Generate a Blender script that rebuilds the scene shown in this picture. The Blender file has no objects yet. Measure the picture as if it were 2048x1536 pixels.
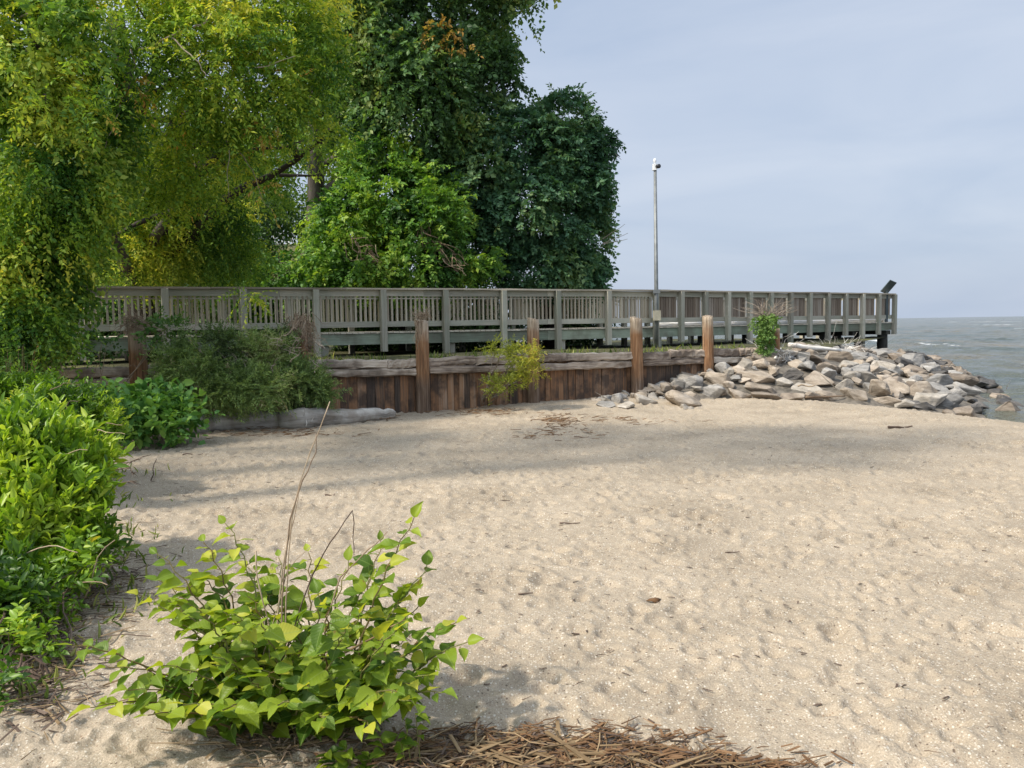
import bpy, bmesh, math, random
import numpy as np
from mathutils import Vector, Matrix
from mathutils.bvhtree import BVHTree

random.seed(7)
scene = bpy.context.scene
COL = scene.collection
RNG = np.random.default_rng(11)

# ------------------------------------------------------------------ camera
F = 1700.0
EYE = Vector((0, 0, 1.6))
PITCH, ROLL = math.radians(4.04), math.radians(-0.888)
CAMROT = Matrix.Rotation(math.radians(90) - PITCH, 3, 'X') @ Matrix.Rotation(ROLL, 3, 'Z')
cam_d = bpy.data.cameras.new('camera')
cam = bpy.data.objects.new('camera', cam_d)
COL.objects.link(cam)
cam.location = EYE
cam.rotation_euler = CAMROT.to_euler()
cam_d.sensor_width = 36.0
cam_d.lens = 36.0 * F / 2048.0
cam_d.clip_end = 30000
cam_d.clip_start = 0.05
scene.camera = cam


def ray(px, py):
    return (CAMROT @ Vector(((px - 1024) / F, -(py - 768) / F, -1))).normalized()


def at(px, py, Y):
    """the world point seen at that place of the photograph, Y metres ahead"""
    r = ray(px, py)
    return EYE + r * (Y / r.y)


def on_z(px, py, z=0.0):
    r = ray(px, py)
    return EYE + r * ((z - EYE.z) / r.z)


# ------------------------------------------------------------------ noise
def _hash(ix, iy, iz, seed):
    h = (ix.astype(np.int64) * 374761393 + iy.astype(np.int64) * 668265263 + iz.astype(np.int64) * 2147483647 + seed * 974634777) & 0xFFFFFFFF
    h = ((h ^ (h >> 13)) * 1274126177) & 0xFFFFFFFF
    h = h ^ (h >> 16)
    return (h & 0xFFFF) / 65535.0


def vnoise(p, seed=0):
    p = np.asarray(p, float)
    i = np.floor(p).astype(np.int64)
    f = p - i
    f = f * f * (3 - 2 * f)
    out = 0
    for dx in (0, 1):
        wx = f[..., 0] if dx else 1 - f[..., 0]
        for dy in (0, 1):
            wy = f[..., 1] if dy else 1 - f[..., 1]
            for dz in (0, 1):
                wz = f[..., 2] if dz else 1 - f[..., 2]
                out = out + wx * wy * wz * _hash(i[..., 0] + dx, i[..., 1] + dy, i[..., 2] + dz, seed)
    return out


def fbm(p, seed=0, octaves=3):
    a, s, t = 1.0, 0.0, 0.0
    p = np.asarray(p, float)
    for k in range(octaves):
        s = s + a * vnoise(p * 2 ** k, seed + k)
        t += a
        a *= 0.5
    return s / t


def n2(x, y, sc, seed, octaves=2):
    return fbm(np.stack([np.asarray(x) * sc, np.asarray(y) * sc, np.zeros_like(np.asarray(x)) + 0.37], -1), seed, octaves) - 0.5


def sstep(t):
    t = np.clip(t, 0, 1)
    return t * t * (3 - 2 * t)


# ------------------------------------------------------------------ objects
def tag(o, label=None, cat=None, group=None, kind=None):
    if label:
        o['label'] = label
    if cat: o['category'] = cat
    if group: o['group'] = group
    if kind: o['kind'] = kind
    return o


def thing(name, loc, label, cat, group=None):
    o = bpy.data.objects.new(name, None)
    COL.objects.link(o)
    o.location = loc
    o.empty_display_size = 0.2
    return tag(o, label, cat, group)


def origin_of(parent):
    v = Vector((0, 0, 0))
    while parent is not None:
        v = v + parent.location
        parent = parent.parent
    return v


def link_mesh(name, me, m, parent=None, smooth=False):
    o = bpy.data.objects.new(name, me)
    COL.objects.link(o)
    if m is not None:
        me.materials.append(m)
    if parent is not None:
        o.parent = parent
    if smooth:
        me.polygons.foreach_set('use_smooth', np.ones(len(me.polygons), bool))
    return o


def np_mesh(name, V, Fc, m, parent=None, attrs=None, smooth=False, base=None):
    """V (n,3) world points, Fc (k,3) or (k,4) faces; point attributes by name"""
    V = np.asarray(V, np.float32).reshape(-1, 3)
    off = origin_of(parent) if parent is not None else (Vector(base) if base is not None else Vector((0, 0, 0)))
    V = V - np.array(off, np.float32)
    Fc = np.asarray(Fc, np.int32)
    me = bpy.data.meshes.new(name)
    me.vertices.add(len(V))
    me.vertices.foreach_set('co', V.ravel())
    k = Fc.shape[1]
    me.loops.add(Fc.size)
    me.loops.foreach_set('vertex_index', Fc.ravel())
    me.polygons.add(len(Fc))
    me.polygons.foreach_set('loop_start', np.arange(0, Fc.size, k, dtype=np.int32))
    me.polygons.foreach_set('loop_total', np.full(len(Fc), k, np.int32))
    me.update(calc_edges=True)
    for an, av in (attrs or {}).items():
        av = np.asarray(av, np.float32)
        if av.ndim == 2:
            a = me.attributes.new(an, 'FLOAT_VECTOR', 'POINT')
            a.data.foreach_set('vector', av.ravel())
        else:
            a = me.attributes.new(an, 'FLOAT', 'POINT')
            a.data.foreach_set('value', av.ravel())
    o = link_mesh(name, me, m, parent, smooth)
    if parent is None and base is not None:
        o.location = base
    return o


class MB:
    """collects boxes, beams and tubes; grain coordinates (gr) and a tone go with each piece"""
    def __init__(self):
        self.v, self.f, self.gr, self.tone = [], [], [], []

    def _piece(self, vs, fs, gr, tone=None):
        b = len(self.v)
        t = random.random() if tone is None else tone
        off = Vector((random.uniform(0, 60), random.uniform(0, 60), random.uniform(0, 60)))
        self.v += [tuple(p) for p in vs]
        self.gr += [tuple(Vector(g) + off) for g in gr]
        self.tone += [t] * len(vs)
        self.f += [tuple(i + b for i in fc) for fc in fs]

    def beam(self, p0, p1, w, h, up=(0, 0, 1), seg=1, jit=0.0, tone=None, cant=0.0):
        """a squared timber from p0 to p1, w across (sideways), h along up"""
        p0, p1, up = Vector(p0), Vector(p1), Vector(up)
        d = (p1 - p0)
        L = d.length
        d.normalize()
        s = d.cross(up).normalized()
        u = s.cross(d).normalized()
        vs, gr, fs = [], [], []
        c = min(w, h) * cant
        if cant:
            prof = [(-w/2 + c, -h/2), (w/2 - c, -h/2), (w/2, -h/2 + c), (w/2, h/2 - c), (w/2 - c, h/2), (-w/2 + c, h/2), (-w/2, h/2 - c), (-w/2, -h/2 + c)]
        else:
            prof = [(-w/2, -h/2), (w/2, -h/2), (w/2, h/2), (-w/2, h/2)]
        n = len(prof)
        ph = [random.uniform(0, 6.3) for _ in range(4)]
        for k in range(seg + 1):
            t = k / seg
            for (a, b) in prof:
                ja = random.uniform(-jit, jit) + jit * 0.8 * math.sin(t * L * 2.1 + ph[0])
                jb = random.uniform(-jit, jit) + jit * 0.8 * math.sin(t * L * 1.7 + ph[1])
                vs.append(p0 + d * (L * t + (random.uniform(-jit, jit) * 2 if jit and k in (0, seg) else 0)) + s * (a + ja) + u * (b + jb))
                gr.append((L * t, a, b))
        for k in range(seg):
            for q in range(n):
                a, b = k * n + q, k * n + (q + 1) % n
                fs.append((a, b, b + n, a + n))
        fs.append(tuple(range(n))[::-1])
        fs.append(tuple(range(seg * n, seg * n + n)))
        self._piece(vs, fs, gr, tone)
        return self

    def tube(self, pts, rads, n=7, jit=0.0, tone=None, cap=True):
        pts = [Vector(p) for p in pts]
        if not hasattr(rads, '__len__'):
            rads = [rads] * len(pts)
        vs, gr, fs = [], [], []
        ref = None
        L = 0
        for k, p in enumerate(pts):
            d = (pts[min(k + 1, len(pts) - 1)] - pts[max(k - 1, 0)])
            d = d.normalized() if d.length > 1e-9 else Vector((0, 0, 1))
            if k:
                L += (p - pts[k - 1]).length
            if ref is None:
                ref = d.cross(Vector((0.3, 0.9, 0.1)))
                if ref.length < 1e-3: ref = d.cross(Vector((1, 0, 0)))
            ref = (ref - d * ref.dot(d)).normalized()
            b = d.cross(ref)
            for q in range(n):
                a = 2 * math.pi * q / n
                r = rads[k] * (1 + random.uniform(-jit, jit))
                vs.append(p + ref * (math.cos(a) * r) + b * (math.sin(a) * r))
                gr.append((L, math.cos(a) * rads[0], math.sin(a) * rads[0]))
        for k in range(len(pts) - 1):
            for q in range(n):
                a, c = k * n + q, k * n + (q + 1) % n
                fs.append((a, c, c + n, a + n))
        if cap:
            fs.append(tuple(range(n))[::-1])
            fs.append(tuple(range((len(pts) - 1) * n, len(pts) * n)))
        self._piece(vs, fs, gr, tone)
        return self

    def build(self, name, m, parent=None, smooth=False, base=None):
        off = origin_of(parent) if parent is not None else (Vector(base) if base is not None else Vector((0, 0, 0)))
        me = bpy.data.meshes.new(name)
        me.from_pydata([tuple(Vector(p) - off) for p in self.v], [], self.f)
        a = me.attributes.new('gr', 'FLOAT_VECTOR', 'POINT')
        a.data.foreach_set('vector', np.array(self.gr, np.float32).ravel())
        a = me.attributes.new('tone', 'FLOAT', 'POINT')
        a.data.foreach_set('value', np.array(self.tone, np.float32))
        me.update()
        o = link_mesh(name, me, m, parent, smooth)
        if parent is None and base is not None:
            o.location = base
        return o


# ------------------------------------------------------------------ materials
def new_mat(name):
    m = bpy.data.materials.new(name)
    m.use_nodes = True
    nt = m.node_tree
    return m, nt, nt.nodes['Principled BSDF'], nt.nodes['Material Output']


def nd(nt, kind, **kw):
    n = nt.nodes.new(kind)
    for k, v in kw.items():
        if k.startswith('i_'):
            key = k[2:]
            key = int(key) if key.isdigit() else key.replace('_', ' ')
            n.inputs[key].default_value = v
        else:
            setattr(n, k, v)
    return n


def ramp(nt, stops, src):
    r = nt.nodes.new('ShaderNodeValToRGB')
    e = r.color_ramp.elements
    while len(e) < len(stops):
        e.new(0.5)
    for q, (p, c) in zip(e, stops):
        q.position = p
        q.color = (*c, 1) if len(c) == 3 else c
    nt.links.new(src, r.inputs[0])
    return r


def mixc(nt, fac, a, b, blend='MIX'):
    m = nt.nodes.new('ShaderNodeMix')
    m.data_type = 'RGBA'
    m.blend_type = blend
    for sock, v in ((m.inputs[0], fac), (m.inputs[6], a), (m.inputs[7], b)):
        if hasattr(v, 'is_output') or isinstance(v, bpy.types.NodeSocket):
            nt.links.new(v, sock)
        else:
            sock.default_value = v if not isinstance(v, tuple) or len(v) == 4 else (*v, 1)
    return m.outputs[2]


def math_n(nt, op, a, b=0.0, clamp=False):
    m = nt.nodes.new('ShaderNodeMath')
    m.operation = op
    m.use_clamp = clamp
    for sock, v in zip(m.inputs, (a, b)):
        if isinstance(v, bpy.types.NodeSocket):
            nt.links.new(v, sock)
        else:
            sock.default_value = v
    return m.outputs[0]


LEAF_GAIN = 1.95


def leaf_mat(name, stops, trans=0.35,  rough=0.5, spec=0.3, tcol=(1.25, 1.25, 0.5), veins=False, gain=None):
    m, nt, b, out = new_mat(name)
    at_ = nd(nt, 'ShaderNodeAttribute', attribute_name='tone')
    gain = LEAF_GAIN if gain is None else gain
    c = ramp(nt, [(p, tuple(min(.8, v * gain) for v in q)) for p, q in stops], at_.outputs['Fac']).outputs[0]
    if veins:
        lv = nd(nt, 'ShaderNodeAttribute', attribute_name='luv')
        sx = nd(nt, 'ShaderNodeSeparateXYZ')
        nt.links.new(lv.outputs['Vector'], sx.inputs[0])
        av = math_n(nt, 'ABSOLUTE', sx.outputs[1])
        mid = math_n(nt, 'LESS_THAN', av, 0.05)
        ph = math_n(nt, 'SUBTRACT', math_n(nt, 'MULTIPLY', sx.outputs[0], 52.0), math_n(nt, 'MULTIPLY', av, 14.0))
        sn = math_n(nt, 'SINE', ph)
        vein = math_n(nt, 'GREATER_THAN', sn, 0.86)
        tc = nd(nt, 'ShaderNodeTexCoord')
        nz = nd(nt, 'ShaderNodeTexNoise', i_Scale=22.0, i_Detail=3.0)
        nt.links.new(tc.outputs['Object'], nz.inputs['Vector'])
        sp = nd(nt, 'ShaderNodeTexNoise', i_Scale=9.0, i_Detail=5.0, i_Roughness=0.7)
        nt.links.new(tc.outputs['Object'], sp.inputs['Vector'])
        brown = math_n(nt, 'DIVIDE', math_n(nt, 'SUBTRACT', math_n(nt, 'ADD', sp.outputs[0], math_n(nt, 'MULTIPLY', av, 0.10)), 0.69), 0.05, True)
        c = mixc(nt, math_n(nt, 'MULTIPLY', brown, 0.8), c, (0.26, 0.15, 0.05))
        c = mixc(nt, math_n(nt, 'MULTIPLY', nz.outputs[0], 0.55), c, mixc(nt, 1.0, c, (0.55, 0.62, 0.5), 'MULTIPLY'))
        c = mixc(nt, math_n(nt, 'MULTIPLY', math_n(nt, 'MAXIMUM', mid, math_n(nt, 'MULTIPLY', vein, 0.25)), 0.35), c, (0.32, 0.42, 0.12))
        bp = nd(nt, 'ShaderNodeBump', i_Strength=0.14, i_Distance=0.002)
        nt.links.new(sn, bp.inputs['Height'])
        nt.links.new(bp.outputs[0], b.inputs['Normal'])
    nt.links.new(c, b.inputs['Base Color'])
    b.inputs['Roughness'].default_value = rough
    b.inputs['Specular IOR Level'].default_value = spec
    tr = nt.nodes.new('ShaderNodeBsdfTranslucent')
    nt.links.new(mixc(nt, 1.0, c, tcol, 'MULTIPLY'), tr.inputs[0])
    mx = nt.nodes.new('ShaderNodeMixShader')
    mx.inputs[0].default_value = trans
    nt.links.new(b.outputs[0], mx.inputs[1])
    nt.links.new(tr.outputs[0], mx.inputs[2])
    nt.links.new(mx.outputs[0], out.inputs['Surface'])
    return m


def wood_mat(name, stops, along=1.2, across=38.0, rough=0.85, bump=0.5, tw=0.55, stain=None, stain_scale=2.0, stain_amt=0.6):
    """weathered timber: grain runs along the gr coordinate, each piece has its own tone"""
    m, nt, b, out = new_mat(name)
    g = nd(nt, 'ShaderNodeAttribute', attribute_name='gr')
    mp = nd(nt, 'ShaderNodeMapping')
    mp.inputs['Scale'].default_value = (along, across, across)
    nt.links.new(g.outputs['Vector'], mp.inputs[0])
    nz = nd(nt, 'ShaderNodeTexNoise', i_Scale=1.0, i_Detail=5.0, i_Roughness=0.65)
    nt.links.new(mp.outputs[0], nz.inputs['Vector'])
    tn = nd(nt, 'ShaderNodeAttribute', attribute_name='tone')
    fac = math_n(nt, 'ADD', math_n(nt, 'MULTIPLY', nz.outputs[0], 0.9), math_n(nt, 'MULTIPLY', tn.outputs['Fac'], tw))
    fac = math_n(nt, 'SUBTRACT', fac, tw * 0.5 - 0.02, True)
    c = ramp(nt, stops, fac).outputs[0]
    if stain is not None:
        n2_ = nd(nt, 'ShaderNodeTexNoise', i_Scale=stain_scale, i_Detail=4.0, i_Roughness=0.6)
        nt.links.new(g.outputs['Vector'], n2_.inputs['Vector'])
        st = ramp(nt, [(0.45, (0, 0, 0)), (0.62, (1, 1, 1))], n2_.outputs[0]).outputs[0]
        c = mixc(nt, math_n(nt, 'MULTIPLY', st, stain_amt), c, stain)
    nt.links.new(c, b.inputs['Base Color'])
    b.inputs['Roughness'].default_value = rough
    b.inputs['Specular IOR Level'].default_value = 0.2
    bp = nd(nt, 'ShaderNodeBump', i_Strength=bump, i_Distance=0.02)
    nt.links.new(nz.outputs[0], bp.inputs['Height'])
    nt.links.new(bp.outputs[0], b.inputs['Normal'])
    return m


def plain_mat(name, col, rough=0.6, metal=0.0, vary=0.25, scale=6.0):
    m, nt, b, out = new_mat(name)
    tc = nd(nt, 'ShaderNodeTexCoord')
    nz = nd(nt, 'ShaderNodeTexNoise', i_Scale=scale, i_Detail=4.0)
    nt.links.new(tc.outputs['Object'], nz.inputs['Vector'])
    lo = tuple(x * (1 - vary) for x in col)
    hi = tuple(min(1, x * (1 + vary)) for x in col)
    nt.links.new(ramp(nt, [(0.3, lo), (0.7, hi)], nz.outputs[0]).outputs[0], b.inputs['Base Color'])
    b.inputs['Roughness'].default_value = rough
    b.inputs['Metallic'].default_value = metal
    return m


def rock_mat(name, c1, c2, c3, rough=0.9):
    m, nt, b, out = new_mat(name)
    tc = nd(nt, 'ShaderNodeTexCoord')
    oi = nd(nt, 'ShaderNodeObjectInfo')
    ad = nd(nt, 'ShaderNodeVectorMath', operation='ADD')
    nt.links.new(tc.outputs['Object'], ad.inputs[0])
    sc = nd(nt, 'ShaderNodeVectorMath', operation='SCALE')
    cb = nd(nt, 'ShaderNodeCombineXYZ')
    for q in range(3):
        nt.links.new(oi.outputs['Random'], cb.inputs[q])
    nt.links.new(cb.outputs[0], sc.inputs[0])
    sc.inputs['Scale'].default_value = 40
    nt.links.new(sc.outputs[0], ad.inputs[1])
    mp = nd(nt, 'ShaderNodeMapping')
    mp.inputs['Scale'].default_value = (2.2, 2.2, 7.0)
    mp.inputs['Rotation'].default_value = (0.5, 0.3, 0)
    nt.links.new(ad.outputs[0], mp.inputs[0])
    n1 = nd(nt, 'ShaderNodeTexNoise', i_Scale=1.6, i_Detail=7.0, i_Roughness=0.62)
    nt.links.new(mp.outputs[0], n1.inputs['Vector'])
    n2_ = nd(nt, 'ShaderNodeTexNoise', i_Scale=38.0, i_Detail=4.0, i_Roughness=0.7)
    nt.links.new(ad.outputs[0], n2_.inputs['Vector'])
    c = ramp(nt, [(0.3, c1), (0.52, c2), (0.72, c3)], n1.outputs[0]).outputs[0]
    v = math_n(nt, 'ADD', math_n(nt, 'MULTIPLY', n2_.outputs[0], 0.7), 0.65)
    v = math_n(nt, 'MULTIPLY', v, math_n(nt, 'ADD', math_n(nt, 'MULTIPLY', oi.outputs['Random'], 0.4), 0.8))
    hsv = nd(nt, 'ShaderNodeHueSaturation')
    nt.links.new(c, hsv.inputs['Color'])
    nt.links.new(v, hsv.inputs['Value'])
    nt.links.new(hsv.outputs[0], b.inputs['Base Color'])
    b.inputs['Roughness'].default_value = rough
    b.inputs['Specular IOR Level'].default_value = 0.25
    bp = nd(nt, 'ShaderNodeBump', i_Strength=0.6, i_Distance=0.03)
    nt.links.new(math_n(nt, 'ADD', n1.outputs[0], math_n(nt, 'MULTIPLY', n2_.outputs[0], 0.25)), bp.inputs['Height'])
    nt.links.new(bp.outputs[0], b.inputs['Normal'])
    return m


M = {}
M['rail'] = wood_mat('weathered_grey_green_wood', [(0.1, (0.22, 0.205, 0.165)), (0.4, (0.39, 0.37, 0.305)), (0.7, (0.52, 0.49, 0.40)), (0.95, (0.62, 0.57, 0.47))], stain=(0.30, 0.32, 0.25), stain_scale=1.2, stain_amt=0.55)
M['fascia'] = wood_mat('green_stained_wood', [(0.1, (0.16, 0.19, 0.145)), (0.5, (0.26, 0.31, 0.235)), (0.9, (0.38, 0.42, 0.33))], stain=(0.15, 0.14, 0.11), stain_scale=1.5, stain_amt=0.6)
M['slat'] = wood_mat('weathered_slat_wood', [(0.1, (0.24, 0.20, 0.15)), (0.45, (0.44, 0.385, 0.30)), (0.8, (0.60, 0.54, 0.43)), (1.0, (0.70, 0.64, 0.52))])
M['brown_slat'] = wood_mat('brown_slat_wood', [(0.1, (0.14, 0.105, 0.08)), (0.45, (0.26, 0.21, 0.165)), (0.8, (0.36, 0.31, 0.26)), (1.0, (0.48, 0.42, 0.35))])
M['sunlit_tint_slat'] = wood_mat('sunlit_tint_slat_wood', [(0.1, (0.48, 0.42, 0.30)), (0.5, (0.66, 0.60, 0.45)), (0.9, (0.78, 0.72, 0.57))])  # cream of sunlit wood put into the base colour of the far slats
M['deck'] = wood_mat('bleached_deck_wood', [(0.1, (0.40, 0.36, 0.29)), (0.6, (0.58, 0.53, 0.43)), (0.95, (0.70, 0.64, 0.53))])
M['cap'] = wood_mat('brown_grey_cap_wood', [(0.1, (0.24, 0.20, 0.16)), (0.5, (0.42, 0.36, 0.28)), (0.9, (0.56, 0.49, 0.39))])
M['under'] = wood_mat('dark_underdeck_wood', [(0.1, (0.03, 0.03, 0.027)), (0.6, (0.07, 0.068, 0.06)), (0.95, (0.11, 0.11, 0.095))])  # darker wood for the timbers below the deck boards
M['plank'] = wood_mat('rust_brown_planks', [(0.12, (0.05, 0.042, 0.037)), (0.30, (0.135, 0.095, 0.07)), (0.46, (0.27, 0.145, 0.078)), (0.62, (0.33, 0.19, 0.108)), (0.80, (0.36, 0.26, 0.19)), (0.97, (0.46, 0.41, 0.36))], along=1.1, across=34, tw=0.5, stain=(0.06, 0.048, 0.042), stain_scale=2.4, stain_amt=0.85, bump=0.9)
M['wale'] = wood_mat('bleached_wale_wood', [(0.22, (0.11, 0.085, 0.07)), (0.40, (0.34, 0.275, 0.22)), (0.62, (0.52, 0.45, 0.37)), (0.85, (0.64, 0.58, 0.50))], along=1.6, across=34, tw=0.3, stain=(0.10, 0.075, 0.06), stain_scale=2.2, stain_amt=0.75, bump=1.0)
M['bark'] = wood_mat('rough_grey_bark', [(0.1, (0.022, 0.019, 0.016)), (0.5, (0.055, 0.047, 0.039)), (0.9, (0.12, 0.105, 0.088))], along=3.0, across=14, bump=1.0)
M['pale_bark'] = wood_mat('pale_branch_bark', [(0.1, (0.16, 0.13, 0.10)), (0.5, (0.30, 0.25, 0.20)), (0.9, (0.44, 0.38, 0.32))], along=4, across=30)
M['drift'] = wood_mat('bleached_driftwood', [(0.20, (0.26, 0.235, 0.21)), (0.38, (0.64, 0.61, 0.56)), (0.75, (0.83, 0.80, 0.75))], along=1.6, across=22, stain=(0.20, 0.17, 0.14), stain_scale=1.8, stain_amt=0.4, bump=0.9)
M['log'] = wood_mat('cracked_grey_log', [(0.26, (0.10, 0.085, 0.07)), (0.40, (0.36, 0.335, 0.30)), (0.60, (0.56, 0.53, 0.48)), (0.85, (0.70, 0.67, 0.62))], along=1.3, across=12, tw=0.2, stain=(0.22, 0.18, 0.14), stain_scale=3.5, stain_amt=0.65, bump=1.0)
M['straw'] = wood_mat('dry_straw', [(0.05, (0.08, 0.055, 0.03)), (0.4, (0.19, 0.13, 0.07)), (0.75, (0.33, 0.24, 0.14)), (1.0, (0.48, 0.39, 0.26))], along=8, across=60, bump=0.2)
M['deadleaf'] = wood_mat('dry_brown_leaf', [(0.05, (0.06, 0.035, 0.02)), (0.5, (0.16, 0.09, 0.045)), (1.0, (0.28, 0.17, 0.09))], along=12, across=60, bump=0.2)
M['twig'] = wood_mat('dark_twig', [(0.05, (0.05, 0.037, 0.03)), (0.5, (0.12, 0.085, 0.065)), (1.0, (0.22, 0.17, 0.13))], along=8, across=60)
M['stalk'] = wood_mat('dry_stalk', [(0.05, (0.14, 0.10, 0.07)), (0.5, (0.30, 0.22, 0.15)), (1.0, (0.50, 0.42, 0.30))], along=8, across=60)
M['green_stem'] = wood_mat('green_red_stem', [(0.05, (0.12, 0.07, 0.03)), (0.5, (0.16, 0.15, 0.05)), (1.0, (0.20, 0.24, 0.08))], along=8, across=60)
M['metal'] = plain_mat('galvanised_metal', (0.20, 0.215, 0.22), 0.5, 0.4)
M['whiteplastic'] = plain_mat('white_plastic', (0.80, 0.82, 0.84), 0.45, vary=0.05)
M['lens'] = plain_mat('dark_glass', (0.03, 0.03, 0.035), 0.15)
M['signdark'] = plain_mat('dark_green_metal', (0.05, 0.07, 0.075), 0.5)
M['tanbox'] = plain_mat('weathered_tan_metal', (0.33, 0.31, 0.24), 0.6)
M['whitepaint'] = plain_mat('white_paint', (0.78, 0.78, 0.75), 0.6, vary=0.08)

M['lf_bright'] = leaf_mat('yellow_green_leaf', [(0.0, (0.018, 0.054, 0.009)), (0.3, (0.064, 0.124, 0.016)), (0.62, (0.132, 0.200, 0.024)), (0.9, (0.250, 0.285, 0.040)), (0.955, (0.32, 0.29, 0.05)), (0.985, (0.36, 0.20, 0.05))], 0.45, tcol=(1.42, 1.24, 0.55), gain=2.25)
M['lf_vine'] = leaf_mat('mid_green_leaf', [(0.0, (0.018, 0.052, 0.010)), (0.4, (0.060, 0.122, 0.020)), (0.8, (0.130, 0.200, 0.032)), (1.0, (0.24, 0.27, 0.05))], 0.42, tcol=(1.32, 1.24, 0.55), gain=2.1)
M['lf_dark'] = leaf_mat('dark_green_leaf', [(0.0, (0.020, 0.045, 0.017)), (0.45, (0.046, 0.095, 0.032)), (0.80, (0.085, 0.145, 0.042)), (1.0, (0.18, 0.20, 0.06))], 0.33)
M['lf_mid'] = leaf_mat('fresh_green_leaf', [(0.0, (0.016, 0.046, 0.011)), (0.40, (0.048, 0.112, 0.019)), (0.80, (0.105, 0.185, 0.028)), (1.0, (0.20, 0.26, 0.04))], 0.36, gain=1.95)
M['lf_blue'] = leaf_mat('blue_green_leaf', [(0.0, (0.016, 0.044, 0.024)), (0.45, (0.036, 0.085, 0.044)), (0.85, (0.066, 0.125, 0.056)), (1.0, (0.13, 0.18, 0.07))], 0.3)
M['lf_orange'] = leaf_mat('orange_leaf', [(0.0, (0.18, 0.10, 0.025)), (0.5, (0.34, 0.20, 0.045)), (1.0, (0.40, 0.34, 0.08))], 0.35, gain=1.2)
M['lf_juniper'] = leaf_mat('juniper_needle', [(0.0, (0.035, 0.056, 0.022)), (0.5, (0.090, 0.140, 0.042)), (0.80, (0.155, 0.215, 0.060)), (0.94, (0.17, 0.19, 0.08)), (1.0, (0.24, 0.18, 0.13))], 0.2, 0.6)
M['lf_bay'] = leaf_mat('glossy_yellow_green_leaf', [(0.0, (0.028, 0.070, 0.010)), (0.35, (0.085, 0.165, 0.014)), (0.75, (0.165, 0.265, 0.022)), (0.96, (0.27, 0.34, 0.04)), (1.0, (0.40, 0.30, 0.05))], 0.38, 0.42, 0.4, gain=1.55)
M['lf_shade'] = leaf_mat('dull_green_leaf', [(0.0, (0.020, 0.044, 0.014)), (0.5, (0.045, 0.095, 0.024)), (1.0, (0.10, 0.16, 0.04))], 0.3)
M['lf_broad'] = leaf_mat('broad_green_leaf', [(0.0, (0.022, 0.060, 0.018)), (0.5, (0.052, 0.125, 0.030)), (1.0, (0.13, 0.22, 0.04))], 0.3)
M['lf_knot'] = leaf_mat('large_ovate_leaf', [(0.0, (0.042, 0.094, 0.012)), (0.35, (0.110, 0.180, 0.016)), (0.75, (0.225, 0.290, 0.022)), (1.0, (0.38, 0.38, 0.05))], 0.45, 0.45, 0.35, veins=True, gain=1.4)
M['lf_olive'] = leaf_mat('olive_leaf', [(0.0, (0.050, 0.070, 0.012)), (0.5, (0.125, 0.150, 0.022)), (0.9, (0.22, 0.235, 0.035)), (0.96, (0.30, 0.16, 0.05)), (1.0, (0.36, 0.13, 0.07))], 0.35)
M['lf_grass'] = leaf_mat('grass_blade', [(0.0, (0.05, 0.08, 0.02)), (0.5, (0.11, 0.15, 0.03)), (1.0, (0.26, 0.26, 0.09))], 0.3)

ROCK = {
    'tan': rock_mat('tan_stone', (0.19, 0.155, 0.12), (0.33, 0.28, 0.225), (0.46, 0.405, 0.34)),
    'grey': rock_mat('grey_stone', (0.14, 0.135, 0.128), (0.26, 0.25, 0.235), (0.38, 0.365, 0.34)),
    'pale': rock_mat('pale_stone', (0.20, 0.182, 0.155), (0.33, 0.302, 0.262), (0.455, 0.42, 0.37)),
    'brown': rock_mat('brown_stone', (0.13, 0.105, 0.085), (0.24, 0.20, 0.16), (0.34, 0.295, 0.245)),
    'dark': rock_mat('dark_damp_stone', (0.045, 0.043, 0.042), (0.095, 0.09, 0.085), (0.17, 0.155, 0.14), 0.6),
}

# ------------------------------------------------------------------ leaves by the thousand
T_RH = (np.array([(0, 0, 0), (.42, .5, .10), (1, 0, -.06), (.42, -.5, .10)], float), np.array([(0, 2, 1), (0, 3, 2)]))
T_OV = (np.array([(0, 0, 0), (.34, 0, 0), (.70, 0, -.03), (1, 0, -.12), (.30, .46, .10), (.68, .38, .06), (.30, -.46, .10), (.68, -.38, .06)], float),
        np.array([(0, 1, 4), (0, 6, 1), (1, 2, 5), (1, 5, 4), (1, 6, 7), (1, 7, 2), (2, 3, 5), (2, 7, 3)]))


def knot_template():
    st = [(0, .05), (.035, .19), (.11, .35), (.24, .47), (.40, .50), (.56, .42), (.70, .31), (.82, .18), (.92, .075), (1.0, .0)]
    V, T = [], []
    for (u, hw) in st:
        for v in (-1, -.5, 0, .5, 1):
            V.append((u, v * hw, (abs(v) ** 1.6) * hw * .30 - .26 * u * u + .035 * math.sin(u * 13 + v * 2.4) * abs(v)))
    for a in range(len(st) - 1):
        for q in range(4):
            i = a * 5 + q
            T += [(i, i + 5, i + 6), (i, i + 6, i + 1)]
    return np.array(V), np.array(T)


T_KN = knot_template()


def unit(a):
    return a / np.maximum(np.linalg.norm(a, axis=-1, keepdims=True), 1e-9)


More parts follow.
